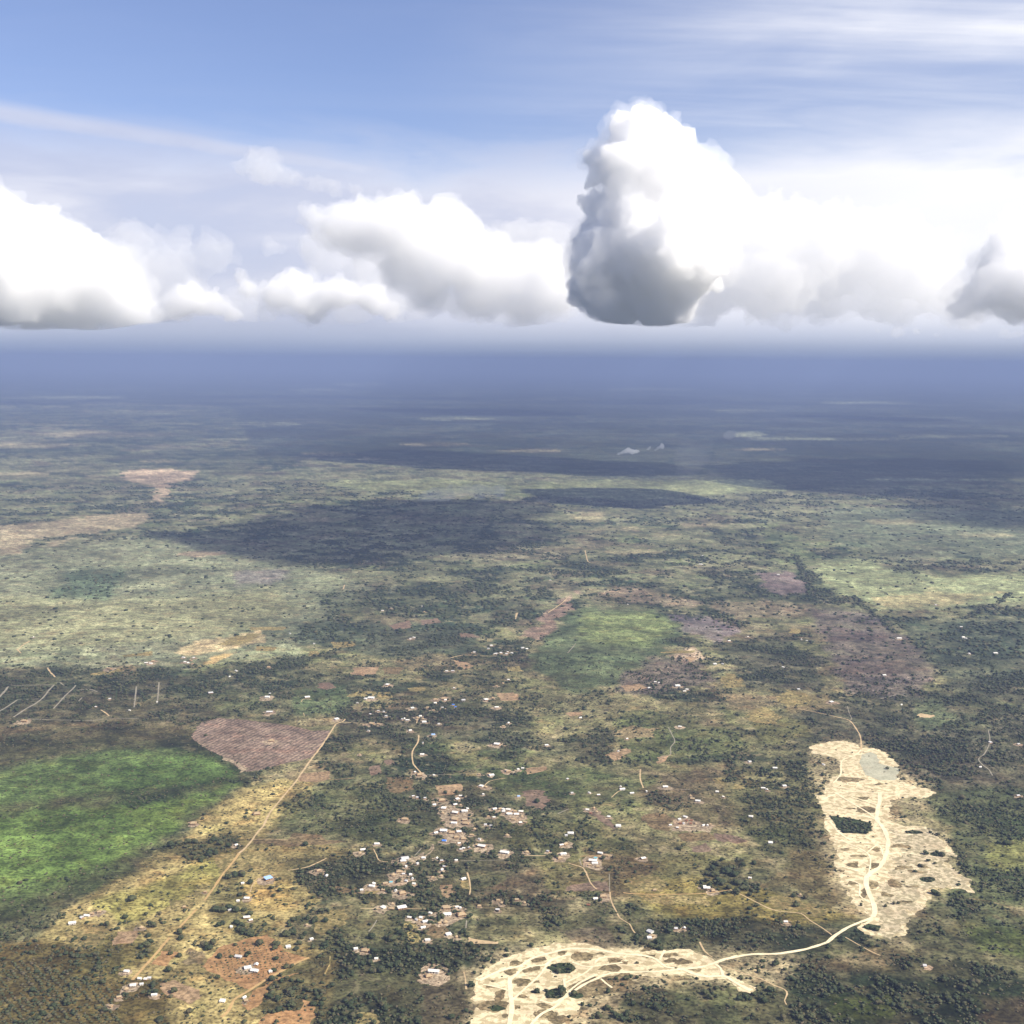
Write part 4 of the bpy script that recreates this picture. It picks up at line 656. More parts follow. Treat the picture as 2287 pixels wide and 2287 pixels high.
W, G, T_, B, PB, TL, RU = 'white', 'grey', 'tan', 'blue', 'pale blue', 'teal', 'rusty'
HOUSES = [(C1, [(520, 1010, W, 45), (590, 970, W, 26), (625, 955, W, 36), (660, 940, T_, 26), (712, 928, T_, 26), (1845, 222, T_, 45), (1390, 290, T_, 40), (1698, 446, W, 20), (1745, 722, W, 20), (1775, 828, W, 34), (1712, 850, W, 20), (1652, 914, G, 20), (1775, 968, W, 42), (1802, 988, W, 24), (1664, 1036, W, 20), (912, 1355, W, 34), (1005, 1408, W, 26), (1046, 1414, W, 20), (1074, 1404, G, 16), (957, 1455, W, 38), (905, 1482, T_, 34), (1110, 1525, W, 36), (1018, 1448, G, 18), (855, 1542, T_, 28), (795, 1606, T_, 24), (1015, 1040, T_, 34), (1716, 1250, G, 44), (1780, 1330, W, 44), (1832, 1352, W, 50), (1842, 1308, W, 30), (1600, 1570, W, 38), (1755, 1545, W, 28), (1770, 1568, T_, 20), (1475, 785, T_, 18), (1325, 892, T_, 24)]),
 (C2, [(158, 690, PB, 52), (8, 830, W, 30), (1140, 262, T_, 44), (940, 438, W, 34), (838, 480, W, 34), (815, 505, T_, 26), (520, 630, T_, 34), (575, 668, W, 24), (905, 742, W, 38), (918, 725, W, 24), (1140, 546, G, 50), (1128, 562, W, 36), (1275, 540, W, 28), (470, 1125, W, 24), (302, 1180, W, 32), (435, 1020, T_, 16), (175, 1357, W, 18), (788, 1195, W, 28), (855, 1205, T_, 46), (935, 1265, W, 13), (1350, 1360, W, 72), (1310, 1388, T_, 44), (1305, 1132, W, 34), (1455, 1090, W, 38), (1510, 1105, T_, 20), (1270, 1040, W, 34), (1175, 968, W, 30), (1255, 970, W, 22), (1285, 997, W, 36), (1120, 902, W, 62), (985, 895, W, 34), (1042, 902, T_, 36), (1050, 868, T_, 26), (1445, 948, W, 52), (1545, 948, T_, 56), (1440, 900, T_, 44), (1515, 893, W, 14), (1540, 900, W, 20), (1560, 690, W, 34), (1206, 725, W, 18), (1075, 776, W, 22), (1120, 792, T_, 46), (1195, 690, W, 22), (1150, 706, G, 20), (1325, 936, W, 22), (1520, 116, W, 28), (1542, 93, W, 24), (1405, 125, T_, 44), (1505, 215, W, 44), (1570, 203, W, 40), (1592, 186, W, 22), (1500, 155, W, 28), (1540, 157, T_, 20), (1420, 182, W, 34), (1412, 215, T_, 24), (1500, 262, T_, 44), (1572, 266, T_, 34), (1495, 290, W, 40), (1578, 292, T_, 44), (1420, 345, W, 48), (1475, 357, T_, 40), (1530, 352, W, 34), (1362, 358, W, 28), (1425, 415, B, 30), (1510, 390, T_, 34), (1560, 400, T_, 34), (1530, 436, W, 16), (1603, 467, W, 15), (1565, 470, W, 15), (1544, 478, G, 18), (1677, 405, W, 10), (1695, 457, W, 54), (1620, 374, T_, 28), (1892, 222, W, 36), (1785, 186, W, 28), (1880, 190, W, 26), (1825, 185, T_, 26), (1850, 205, W, 24), (1875, 375, T_, 28), (1860, 502, W, 60), (1352, 156, W, 24), (1230, 105, G, 14), (1200, 95, G, 12), (1285, 110, G, 14), (1370, 542, W, 18), (1405, 560, G, 18), (1510, 557, W, 14), (1405, 625, W, 24), (1425, 602, G, 16), (1340, 680, T_, 22), (1400, 667, T_, 26), (1055, 662, T_, 34), (1100, 640, T_, 40), (1130, 656, G, 14), (1182, 660, W, 20), (1150, 602, W, 20), (1232, 580, G, 20), (1040, 715, TL, 22), (1000, 722, T_, 32), (830, 770, W, 18), (985, 770, T_, 24), (1640, 330, T_, 26), (1720, 300, G, 16), (1760, 308, G, 14), (1740, 242, T_, 16), (1660, 445, T_, 22), (1225, 985, W, 18), (1430, 1000, T_, 36), (1390, 1008, T_, 22), (1690, 22, W, 30), (1722, 28, T_, 26), (1705, 82, W, 16), (1675, 885, T_, 26), (1805, 912, G, 16), (1810, 845, T_, 24), (1835, 862, T_, 20), (1240, 985, T_, 18)]),
 (C3, [(55, 186, T_, 26), (115, 190, W, 28), (125, 225, W, 32), (172, 225, W, 34), (205, 205, W, 32), (160, 203, T_, 26), (78, 190, W, 26), (210, 240, T_, 24), (235, 282, T_, 26), (202, 286, W, 22), (10, 248, W, 15), (150, 262, T_, 34), (245, 496, T_, 30), (400, 492, G, 18), (495, 447, W, 28), (522, 440, T_, 36), (562, 362, W, 40), (530, 378, G, 20), (508, 512, W, 40), (482, 540, T_, 34), (775, 504, W, 34), (818, 520, T_, 34), (722, 562, W, 54), (735, 578, W, 40), (755, 602, T_, 24), (742, 540, TL, 22), (700, 592, T_, 22), (1082, 541, W, 32), (1165, 770, T_, 26), (1540, 757, W, 44), (1524, 745, W, 18), (1585, 775, T_, 28), (795, 815, T_, 44), (738, 832, W, 30), (690, 878, RU, 24), (1128, 1115, W, 30), (1150, 1100, T_, 18), (1378, 1045, W, 18), (1135, 1070, G, 40), (1320, 1050, G, 22), (1850, 685, W, 20), (682, 192, W, 24), (728, 180, T_, 22), (748, 205, T_, 22), (705, 218, RU, 20), (836, 244, W, 24), (905, 311, W, 36), (1388, 243, W, 28), (1345, 262, W, 20), (1280, 305, W, 20), (1332, 322, W, 16), (1395, 272, RU, 20), (1425, 292, RU, 18), (1375, 292, W, 18), (1350, 290, RU, 16), (1515, 305, W, 20), (1545, 306, W, 14), (1566, 299, T_, 12), (1430, 270, RU, 16), (1460, 290, T_, 14), (1858, 241, W, 26), (920, 28, W, 20), (932, 46, W, 36), (1002, 73, W, 28), (762, 86, W, 22), (697, 70, W, 13), (572, 72, G, 18), (1108, 60, W, 16), (1243, 28, W, 34), (1615, 62, W, 22), (1477, 130, W, 34), (1438, 112, T_, 28), (1422, 90, T_, 18), (1660, 100, W, 18), (188, 96, PB, 16), (175, 840, T_, 26), (230, 860, T_, 20), (40, 915, G, 14), (105, 375, T_, 22)]),
 (C4, [(310, 20, W, 25), (165, 35, W, 26), (190, 46, W, 20), (82, 226, W, 28), (215, 405, W, 28), (75, 645, W, 18), (318, 941, W, 25), (1890, 85, G, 22), (415, 755, T_, 16), (1260, 1240, G, 10)]),
 (C5, [(175, 843, T_, 38), (690, 740, W, 14), (932, 765, W, 12), (1130, 705, W, 14), (790, 682, G, 16), (785, 466, T_, 34), (1700, 480, W, 20), (1650, 522, W, 12), (1052, 424, W, 22), (1085, 428, W, 22), (1100, 410, T_, 22), (1320, 384, W, 20), (1395, 386, W, 16), (1330, 416, W, 18), (1352, 422, W, 16), (1370, 404, T_, 16), (1385, 428, T_, 16), (1515, 640, G, 30), (240, 238, W, 9)]),
 (C6, [(152, 672, W, 34), (438, 672, W, 34), (168, 780, G, 40), (650, 828, W, 30), (898, 678, W, 46), (858, 681, W, 22), (1015, 582, W, 30), (815, 1082, T_, 20), (1178, 909, W, 20), (1345, 941, PB, 26), (1265, 1082, W, 28), (880, 912, G, 14), (1195, 748, W, 24), (1360, 688, T_, 30), (1420, 682, T_, 34), (1358, 712, W, 20), (1432, 690, W, 18), (1562, 692, G, 26), (1280, 850, W, 30), (1160, 836, W, 26), (1135, 825, W, 18), (1230, 818, T_, 24), (1252, 806, W, 20), (1270, 826, T_, 20), (1490, 725, B, 18), (1505, 742, B, 14), (1725, 690, W, 32), (1800, 744, W, 28), (1772, 674, T_, 22), (800, 714, G, 16), (892, 793, G, 16), (1805, 1010, W, 40), (1675, 1225, T_, 16), (1762, 1232, W, 34), (1745, 1222, T_, 20), (1885, 1205, T_, 36), (1350, 1232, W, 14), (1245, 1228, T_, 38), (1210, 1210, W, 16), (980, 46, W, 16), (1265, 16, W, 14), (1280, 56, T_, 14), (1207, 240, W, 18), (1180, 250, G, 14), (1762, 298, W, 18), (1742, 320, G, 16), (1485, 482, G, 22), (1442, 482, W, 18), (160, 452, T_, 20), (180, 985, T_, 38), (1270, 1000, W, 12), (1495, 605, W, 12), (900, 862, T_, 34), (950, 862, T_, 20), (1305, 745, T_, 20), (1345, 765, T_, 18), (1385, 862, G, 16), (1412, 745, G, 14), (315, 212, G, 12), (488, 285, G, 14), (1120, 830, G, 14), (1005, 806, G, 18), (950, 770, G, 14), (990, 775, G, 12), (1850, 880, T_, 18), (1885, 855, W, 16), (1830, 350, W, 16), (1880, 345, W, 14), (1800, 355, G, 14), (1640, 345, G, 14), (1845, 570, T_, 20), (1800, 590, T_, 18), (1885, 545, W, 18), (170, 645, G, 12), (1040, 30, W, 8)]),
 (C7, [(388, 1015, W, 24), (966, 970, W, 16), (1348, 882, W, 24), (632, 818, W, 20), (1332, 591, W, 34), (1380, 628, W, 22), (1398, 614, W, 20), (1125, 603, W, 18), (1600, 432, W, 24), (1838, 237, W, 11), (1700, 265, W, 20), (217, 1182, W, 20), (185, 1190, W, 14), (110, 1200, W, 28), (90, 1195, T_, 20), (1850, 1135, G, 20), (215, 315, G, 22), (245, 322, W, 18), (20, 358, W, 20), (60, 352, G, 18), (100, 360, G, 18), (140, 352, W, 16), (1170, 560, W, 18), (1195, 566, G, 14), (1655, 430, G, 14), (540, 1260, G, 12), (905, 1060, W, 8)]),
 (C8, [(628, 665, W, 26), (1101, 682, W, 11), (300, 427, W, 16), (423, 240, W, 12), (460, 248, W, 10), (1518, 226, W, 22), (1538, 232, W, 16), (1740, 335, W, 26), (1085, 234, W, 30), (245, 1112, W, 28), (575, 1088, W, 18), (1635, 1105, W, 12), (1705, 938, G, 22), (1893, 950, G, 18), (62, 222, W, 10), (985, 482, W, 22), (405, 577, G, 18), (1505, 155, G, 18), (70, 1068, G, 14), (1560, 335, G, 14)]),
 (CN, [(720, 860, W, 14), (1010, 898, W, 10), (726, 826, W, 6), (525, 803, W, 5), (155, 918, W, 6), (1600, 1010, G, 7), (445, 1010, W, 5)])]
ANCH = [  # photo px (1932 frame), phrase
 ((855, 1500), "south of the rectangular dirt pitch"), ((860, 1545), "in the upper village rows"), ((860, 1580), "around the blue roofed house"), ((960, 1535), "in the pale cluster east of the village"),
 ((780, 1640), "on the tan village lane"), ((760, 1670), "in the lower west village"), ((860, 1660), "in the lower east village"), ((750, 1720), "at the village foot, west side"), ((850, 1715), "at the village foot, east side"), ((820, 1840), "in the dark wood beside the sand"),
 ((150, 1740), "on the edge of the green marsh"), ((240, 1850), "at the end of the orange road"), ((470, 1680), "near the main road bend"), ((475, 1825), "in the orange ploughed field"), ((430, 1900), "by the orange road at the bottom"), ((560, 1640), "in the west thicket"), ((640, 1800), "south west of the village"),
 ((1050, 1620), "east of the village on the brown plain"), ((1120, 1620), "by the teal roof compound"), ((1130, 1690), "beside the reddish field"), ((1270, 1690), "along the straight yellow track"), ((1250, 1800), "just above the sand pit"), ((1290, 1560), "in the red earth hamlet"), ((1110, 1545), "at the red ring compound"), ((1180, 1490), "in the row along the middle woods"),
 ((1380, 1500), "in the woods left of the far sand pit"), ((1560, 1490), "touching the edge of the far sand pit"), ((1560, 1700), "left of the lower far sand pit"), ((60, 1370), "among the pale western tracks"), ((350, 1250), "in the far western hamlet"), ((540, 1320), "above the pink field"), ((640, 1360), "at the top of the main road"),
 ((780, 1330), "in the northern village centre"), ((880, 1320), "in the northern village, right side"), ((820, 1440), "along the winding pale road"), ((930, 1440), "near the ochre strip"), ((780, 1250), "among the distant central fields"), ((920, 1270), "by the distant tan clearing"), ((1000, 1390), "in the central woods"), ((1280, 1300), "below the green meadow"), ((1480, 1220), "in the distant eastern scrub"), ((1600, 1330), "by the road into the far sand pit"), ((1830, 1220), "in the far right scrub"), ((1800, 1450), "in the dark right woodland"), ((1150, 1080), "in the far middle distance"), ((1000, 1470), "by the reddish clearing"), ((600, 1500), "beside the tan rectangle")]
ORD = ['first', 'second', 'third', 'fourth', 'fifth', 'sixth', 'seventh', 'eighth', 'ninth', 'tenth', 'eleventh', 'twelfth', 'thirteenth', 'fourteenth', 'fifteenth', 'sixteenth', 'seventeenth', 'eighteenth', 'nineteenth', 'twentieth', 'twenty-first', 'twenty-second', 'twenty-third', 'twenty-fourth', 'twenty-fifth', 'twenty-sixth', 'twenty-seventh', 'twenty-eighth', 'twenty-ninth', 'thirtieth', 'thirty-first', 'thirty-second', 'thirty-third', 'thirty-fourth', 'thirty-fifth']
def ordinal(i, n):
    if n == 1: return ''
    if i == 0: return 'leftmost'
    if i == n - 1: return 'rightmost'
    return (ORD[i] if i < len(ORD) else 'number %d' % (i + 1)) + ' from left'

hs = []
for C, lst in HOUSES:
    for u, v, kd, wd in lst:
        px, py = C(u, v)
        sc_ = (C(1, 0)[0] - C(0, 0)[0])
        gx, gy = ground(px, py)
        dist = math.sqrt(gx * gx + gy * gy + H * H)
        wm = min(24, max(6.0, wd * sc_ * dist / F * 1.0))
        hs.append(dict(px=px, py=py, g=(gx, gy), kd=kd, w=wm, dist=dist, pw=wd * sc_))
cl = {}
for h in hs:
    q = (h['px'] * 1932 / S, h['py'] * 1932 / S)
    h['cl'] = min(range(len(ANCH)), key=lambda k: (q[0] - ANCH[k][0][0]) ** 2 + ((q[1] - ANCH[k][0][1]) * 1.3) ** 2)
    h['sz'] = 'large' if h['w'] > 14.5 else ('small' if h['w'] < 9.5 else '')
    cl.setdefault((h['cl'], h['kd'], h['sz']), []).append(h)
for key, L in cl.items():
    L.sort(key=lambda h: h['px'])
    for i, h in enumerate(L):
        desc = {W: 'white-roofed house', G: 'grey-roofed house', T_: 'tan thatched house', B: 'bright blue-roofed house', PB: 'pale blue-roofed house', TL: 'teal-roofed house', RU: 'rusty-roofed house'}[h['kd']]
        o = ordinal(i, len(L))
        h['label'] = ' '.join(x for x in (o + ' of the' if o else '', h['sz'], desc.replace('-roofed', '') + ('s' if o else ''), ANCH[h['cl']][1]) if x)
        if len(h['label'].replace('-', ' ').split()) > 16: h['label'] = h['label'].replace(' of the ', ', ', 1)

ROOF = {W: M_TINW, G: M_TING, T_: M_THATCH, B: M_BLUE, PB: M_PBLUE, TL: M_TEAL, RU: M_RUST}
yards = []
HP = []
for n, h in enumerate(hs):
    random.seed(1000 + n)
    root = bpy.data.objects.new('house', None); COL.objects.link(root); root.empty_display_size = 4
    root.location = (h['g'][0], h['g'][1], .12); s = h['w'] / 10.5
    tag(root, h['label'], 'house', 'houses of the scattered villages')
    kd = h['kd']; round_hut = kd == T_ and h['w'] < 10.5 and random.random() < .35
    ang_ = random.gauss(math.radians(4), math.radians(16)) if random.random() < .75 else random.uniform(-.9, .9)
    if kd == W and h['w'] < 7.5: ang_ += PI / 2 * random.choice([0, 1])
    root.rotation_euler = (0, 0, ang_)
    sy = random.uniform(.8, 1.25) if h['w'] < 15 else random.uniform(.55, .8)
    if round_hut: s = h['w'] / 8.0; sy = 1
    root.scale = (s, s * sy, min(1.35, max(.85, s * .95)))
    wm_ = M_WALLM if kd in (T_, RU) or random.random() < .35 else M_WALLW
    if round_hut:
        add_obj('wall', mvar('hut_wall', M_WALLM), parent=root); add_obj('roof', mvar('hut_roof', M_THATCH), parent=root)
    else:
        style = 'hip' if kd == T_ and random.random() < .7 else ('shed' if random.random() < .3 else 'gable')
        add_obj('wall', mvar('walls_shed' if style == 'shed' else 'walls', wm_), parent=root)
        rf = add_obj('roof', mvar(style, ROOF[kd]), parent=root)
        if style == 'gable' and h['pw'] > 8: add_obj('ridge_cap', mvar('ridge', M_RIDGE), parent=rf)
        if h['dist'] < 5200:
            add_obj('door', mvar('door', M_DOOR), parent=root)
        if h['pw'] > 7:
            for sx in (-2.9, 2.9):
                o = add_obj('window', mvar('win', M_GLASS), parent=root); o.location = (sx, 0, 0)
    HP.append((h['g'][0], h['g'][1], h['w']))
    if random.random() < (.92 if 690 < h['px'] * 1932 / S < 960 or kd == T_ else .45):
        rr = h['w'] * random.uniform(.75, 1.6)
        e = [(h['g'][0] + random.uniform(-4, 4) + rr * 1.2 * math.cos(a) * random.uniform(.6, 1.2), h['g'][1] - rr * .3 + rr * 1.5 * math.sin(a) * random.uniform(.6, 1.2)) for a in [2 * PI * i / 10 for i in range(10)]]
        yards.append(np.array(e))
HP = np.array(HP)
merged_sheets('bare_yard', yards, .17, M_YARD)

# ------------------------------------------------------------------ trees
def foliage_mat(name, c1, c2, c3):
    m = bpy.data.materials.new(name); m.use_nodes = True; t = NT(m.node_tree)
    b = t.n['Principled BSDF']; b.inputs['Roughness'].default_value = .8; b.inputs['Specular IOR Level'].default_value = .15
    co = t.new('ShaderNodeNewGeometry').outputs['Position']
    n = t.noise(co, 1 / 2.2, 3); n2 = t.noise(co, 1 / 17., 2)
    c = t.mix(t.ramp(n, .38, .62), tuple(c1) + (1,), tuple(c2) + (1,)); c = t.mix(t.math('MULTIPLY', t.ramp(n2, .52, .64), .7), c, tuple(c3) + (1,))
    t.link(c, b.inputs['Base Color'])
    return m
M_LEAF = foliage_mat('dark_foliage', (.026, .036, .017), (.046, .060, .026), (.070, .066, .034))
M_LEAF2 = foliage_mat('olive_foliage', (.045, .052, .024), (.080, .086, .036), (.10, .080, .045))
M_BARK = simple_mat('bark', (.10, .08, .06), 1, 2, .3)

def ico(sub):
    bm = bmesh.new(); bmesh.ops.create_icosphere(bm, subdivisions=sub, radius=1)
    bm.verts.ensure_lookup_table()
    V = np.array([v.co[:] for v in bm.verts]); T = np.array([[v.index for v in f.verts] for f in bm.faces]); bm.free(); return V, T
I1, I2, I3 = ico(1), ico(2), ico(3)
def lump(base, seed, amp=.55):
    V, T = base; r = np.random.default_rng(seed); D = r.normal(size=(9, 3)); D /= np.linalg.norm(D, axis=1)[:, None]
    k = 1 + amp * (np.clip(V @ D.T, 0, 1) ** 3 @ r.uniform(-.6, .9, 9)) + r.uniform(-.12, .12, len(V))
    return V * k[:, None], T
def crown_proto(seed, near=True):
    """irregular crown from clumps plus loose leaf tufts, unit radius, sitting on z=0"""
    r = np.random.default_rng(seed); Vs, Ts, o = [], [], 0
    for i in range(9 if near else 4):
        a = r.uniform(0, 2 * PI); d = r.uniform(.15, .62) if i else 0; z = r.uniform(.45, 1.0) * (1 - .35 * d); s = r.uniform(.32, .55) if i else .62
        V, T = lump(I2 if near else I1, seed * 31 + i); V = V * np.array([s, s, s * .75]) + (d * math.cos(a), d * math.sin(a), z)
        Vs.append(V); Ts.append(T + o); o += len(V)
    if near:
        for i in range(160):
            d = r.normal(size=3); d /= np.linalg.norm(d); p = d * np.array([.95, .95, .62]) * r.uniform(.75, 1.12) + (0, 0, .75)
            if p[2] < .15: continue
            e = r.normal(size=(3, 3)) * .085
            Vs.append(p + e); Ts.append(np.array([[0, 1, 2]]) + o); o += 3
    return np.concatenate(Vs), np.concatenate(Ts)

# candidate positions across the visible land
def scatter(r0, r1, n):
    u = rng.random(n); r = np.sqrt(r0 * r0 + u * (r1 * r1 - r0 * r0)); a = np.radians(rng.uniform(-25.5, 25.5, n))
    return r * np.sin(a), r * np.cos(a)
def clear_mask(X, Y):
    keep = np.ones(len(X))
    for P, k in CLEAR:
        m = np.where((X > P[:, 0].min()) & (X < P[:, 0].max()) & (Y > P[:, 1].min()) & (Y < P[:, 1].max()))[0]
        if len(m): 
            ins = sdist(X[m], Y[m], P) > 0
            keep[m[ins]] = np.minimum(keep[m[ins]], 1 - k)
    for O, wd in ROADLINES:
        m = np.where((X > O[:, 0].min() - 12) & (X < O[:, 0].max() + 12) & (Y > O[:, 1].min() - 12) & (Y < O[:, 1].max() + 12))[0]
        if not len(m): continue
        best = np.full(len(m), 1e9)
        for q in O[::1]: best = np.minimum(best, np.hypot(X[m] - q[0], Y[m] - q[1]))
        keep[m[best < wd * .5 + 5.0]] = 0
    for hx, hy, wd in HP:
        m = np.where((np.abs(X - hx) < wd + 6) & (Y > hy - wd * 1.5 - 8) & (Y < hy + wd))[0]
        d = np.maximum(np.abs(X[m] - hx) / (wd * .62 + 2), np.where(Y[m] < hy, (hy - Y[m]) / (wd * 1.2 + 4), (Y[m] - hy) / (wd * .6)))
        keep[m[d < 1]] = 0
    return keep
TX, TY, TS = [], [], []
for r0, r1, n, smin, smax in ((1750, 3000, 50000, 1.8, 6.2), (3000, 4600, 66000, 2.2, 7.2), (4600, 7000, 64000, 3.0, 8.5), (7000, 10500, 34000, 5.0, 12.0)):
    x, y = scatter(r0, r1, n)
    _, t, px, py = cover(x, y, False)
    pr = t * clear_mask(x, y)
    for P in DENSE:
        m = np.where((x > P[:, 0].min()) & (x < P[:, 0].max()) & (y > P[:, 1].min()) & (y < P[:, 1].max()))[0]
        if len(m): pr[m[sdist(x[m], y[m], P) > 0]] = .95
    keep = rng.random(n) < pr
    keep &= (px > -60) & (px < S + 60) & (py < S + 80)
    x, y = x[keep], y[keep]; TX.append(x); TY.append(y)
    s = smin + (smax - smin) * rng.random(len(x)) ** 2.2
    TS.append(s)
TX, TY, TS = map(np.concatenate, (TX, TY, TS))
# trees that stand out in the photograph: crop, u, v, crown radius in crop px
LONE = [(C1, [(1100, 1012, 30), (1070, 1085, 24), (900, 952, 26), (1870, 1140, 30), (1578, 1235, 24), (1290, 1230, 24), (1225, 1217, 20), (1290, 1060, 30), (1300, 1100, 30), (1210, 1330, 28), (1660, 1240, 16), (1790, 1215, 20), (1255, 1290, 12), (1565, 1385, 20), (770, 1003, 24), (1330, 1035, 14), (1155, 975, 14), (950, 820, 34), (1000, 1245, 16), (1690, 640, 40), (1640, 660, 30), (1740, 640, 34), (1800, 700, 26), (1550, 890, 36), (1600, 900, 34), (1650, 880, 36), (1700, 900, 30), (1755, 900, 24), (1800, 930, 24), (1700, 990, 28), (1740, 1050, 30), (1800, 1055, 34), (1600, 1000, 24), (1570, 1010, 24), (1470, 1150, 34), (1530, 1130, 34), (1500, 1170, 34), (1010, 1170, 24), (1050, 1150, 30), (1080, 1130, 26), (1230, 430, 30), (1290, 420, 26), (1350, 410, 30), (1400, 410, 26), (1530, 400, 26), (1580, 420, 28), (1640, 440, 24), (1500, 500, 30), (1450, 530, 26), (1400, 530, 20), (1550, 490, 24), (730, 1010, 16), (760, 600, 14), (1450, 600, 14)]),
 (C2, [(95, 1137, 30), (215, 1140, 34), (205, 1175, 26), (15, 1217, 18), (215, 1252, 22), (290, 1070, 34), (330, 1060, 34), (420, 1075, 22), (400, 1100, 22), (380, 1140, 26), (360, 1180, 24), (335, 970, 26), (370, 960, 20), (490, 975, 30), (440, 965, 20), (290, 1310, 26), (330, 1305, 20), (200, 1335, 22), (425, 430, 26), (650, 1025, 14), (1030, 1300, 30), (970, 1330, 34), (910, 1340, 30), (1050, 1100, 40), (1110, 1060, 34), (900, 1090, 36), (1440, 745, 16), (1430, 60, 16), (1510, 55, 16), (1340, 890, 24), (1410, 950, 24), (1380, 900, 16), (240, 760, 20), (200, 800, 18), (180, 745, 20)]),
 (C3, [(1690, 610, 46), (1765, 690, 42), (1600, 640, 36), (1650, 540, 20), (1740, 640, 36), (1800, 740, 34), (1640, 700, 34), (1580, 600, 30), (1550, 640, 26), (1620, 570, 26), (1800, 580, 18), (1880, 560, 22), (1760, 770, 30), (1540, 690, 24), (1700, 740, 26), (1345, 455, 26), (1370, 440, 18), (560, 657, 18), (655, 645, 20), (900, 640, 18), (1350, 640, 15), (1260, 725, 12), (1345, 745, 10), (1040, 1285, 14), (1190, 1130, 30), (1210, 1180, 26), (1180, 1170, 24), (1700, 1370, 14), (320, 120, 24), (315, 245, 28), (300, 265, 20), (1850, 890, 22), (1410, 700, 10), (1150, 600, 10), (965, 890, 12)]),
 (C4, [(370, 755, 20), (390, 815, 26), (480, 875, 14), (185, 790, 18), (75, 745, 20), (120, 820, 18), (30, 545, 18), (105, 535, 18), (450, 765, 20), (240, 895, 16), (280, 910, 14), (400, 960, 24), (540, 830, 10), (620, 870, 12), (828, 820, 12), (995, 825, 14), (1050, 808, 14), (1080, 806, 12), (900, 975, 18), (930, 985, 18), (1265, 465, 20), (1380, 478, 22), (1330, 535, 14), (1240, 555, 16), (1195, 590, 14), (1810, 395, 26), (1840, 400, 20), (1760, 395, 16), (1790, 485, 14), (1660, 285, 26), (1510, 90, 24), (700, 1055, 22), (1270, 640, 16), (1300, 655, 14), (1320, 730, 24), (1350, 745, 20)])]
lx, ly, ls_ = [], [], []
for C, L in LONE:
    q = C(1, 0)[0] - C(0, 0)[0]
    for u, v, r in L:
        g = ground(*C(u, v + r * .7)); d = math.hypot(math.hypot(*g), H); lx.append(g[0]); ly.append(g[1]); ls_.append(min(14, r * q * d / F * .9))
lx, ly, ls_ = map(np.array, (lx, ly, ls_))
px_, py_ = project(TX, TY); d_ = np.sqrt(TX ** 2 + TY ** 2 + H * H)
app = TS / d_ * ((px_ > 6) & (px_ < S - 6) & (py_ < S - 6) & (py_ > 0))
order = np.argsort(-app); nind = 300 - len(lx)
ind, rest = order[:nind], order[nind:]
IX = np.concatenate([lx, TX[ind]]); IY = np.concatenate([ly, TY[ind]]); IS = np.concatenate([ls_, TS[ind]])
print('trees', len(TX), 'lone', len(lx))

PROTO = []
for k in range(7):
    V, T = crown_proto(50 + k, True); PROTO.append(np_mesh('crown', V * (1, 1, 1), T)); PROTO[-1].materials.append(M_LEAF if k % 3 else M_LEAF2)
def trunk_geo(bm):
    segs = [((0, 0, 0), (0, 0, .62), .055, .035), ((0, 0, .3), (.28, .1, .75), .03, .014), ((0, 0, .35), (-.22, .2, .8), .03, .014), ((0, 0, .4), (-.05, -.26, .8), .028, .012)]
    for a, b, ra, rb in segs:
        a, b = Vector(a), Vector(b); d = b - a; M = Matrix.Translation((a + b) / 2) @ d.to_track_quat('Z', 'Y').to_matrix().to_4x4()
        bmesh.ops.create_cone(bm, cap_ends=True, segments=7, radius1=ra, radius2=rb, depth=d.length, matrix=M)
TRUNK = bm_mesh('trunk', trunk_geo); TRUNK.materials.append(M_BARK)
TANCH = [((370, 1600), "in the dark thicket left of the main road"), ((430, 1700), "beside the main dirt road"), ((330, 1760), "on the yellow grassland"), ((100, 1880), "in the bottom left plantation"), ((320, 1900), "near the bottom orange road"), ((560, 1780), "above the orange ploughed field"), ((520, 1850), "in the orange ploughed field"), ((650, 1860), "in the dark wood at the bottom"), ((800, 1900), "in the brown scrub left of the sand"), ((760, 1770), "below the village"), ((860, 1690), "inside the village"),
 ((1000, 1870), "on the near sand pit"), ((1150, 1900), "in the bottom thicket, left end"), ((1300, 1900), "in the bottom thicket, middle"), ((1450, 1900), "in the bottom thicket, right end"), ((1600, 1900), "in the bottom right woodland"), ((1750, 1890), "in the lower right corner wood"), ((1880, 1890), "at the lower right corner"), ((1250, 1790), "just above the near sand pit"), ((1370, 1660), "in the dark round grove"), ((1500, 1720), "on the yellow meadow"), ((1560, 1780), "beside the sandy road junction"), ((1700, 1560), "on the far sand pit"), ((1800, 1750), "right of the far sand pit"), ((1880, 1600), "in the open scrub at right edge"), ((1120, 1620), "on the brown plain"), ((1000, 1530), "by the reddish clearing"), ((860, 1490), "by the rectangular dirt pitch"), ((950, 1760), "in the scrub above the near sand pit"), ((180, 1800), "below the green marsh"), ((640, 1640), "in the west thicket"), ((1700, 1830), "below the far sand pit")]
grp = {}
ipx, ipy = project(IX, IY)
for i in range(len(IX)):
    q = (ipx[i] * 1932 / S, ipy[i] * 1932 / S); k = min(range(len(TANCH)), key=lambda k: (q[0] - TANCH[k][0][0]) ** 2 + (q[1] - TANCH[k][0][1]) ** 2)
    v = i % 7; r = IS[i]; sz = 'broad' if r > 7.5 else ('small' if r < 4.6 else '')
    grp.setdefault((k, v % 3 == 0, sz), []).append(i)
labs = {}
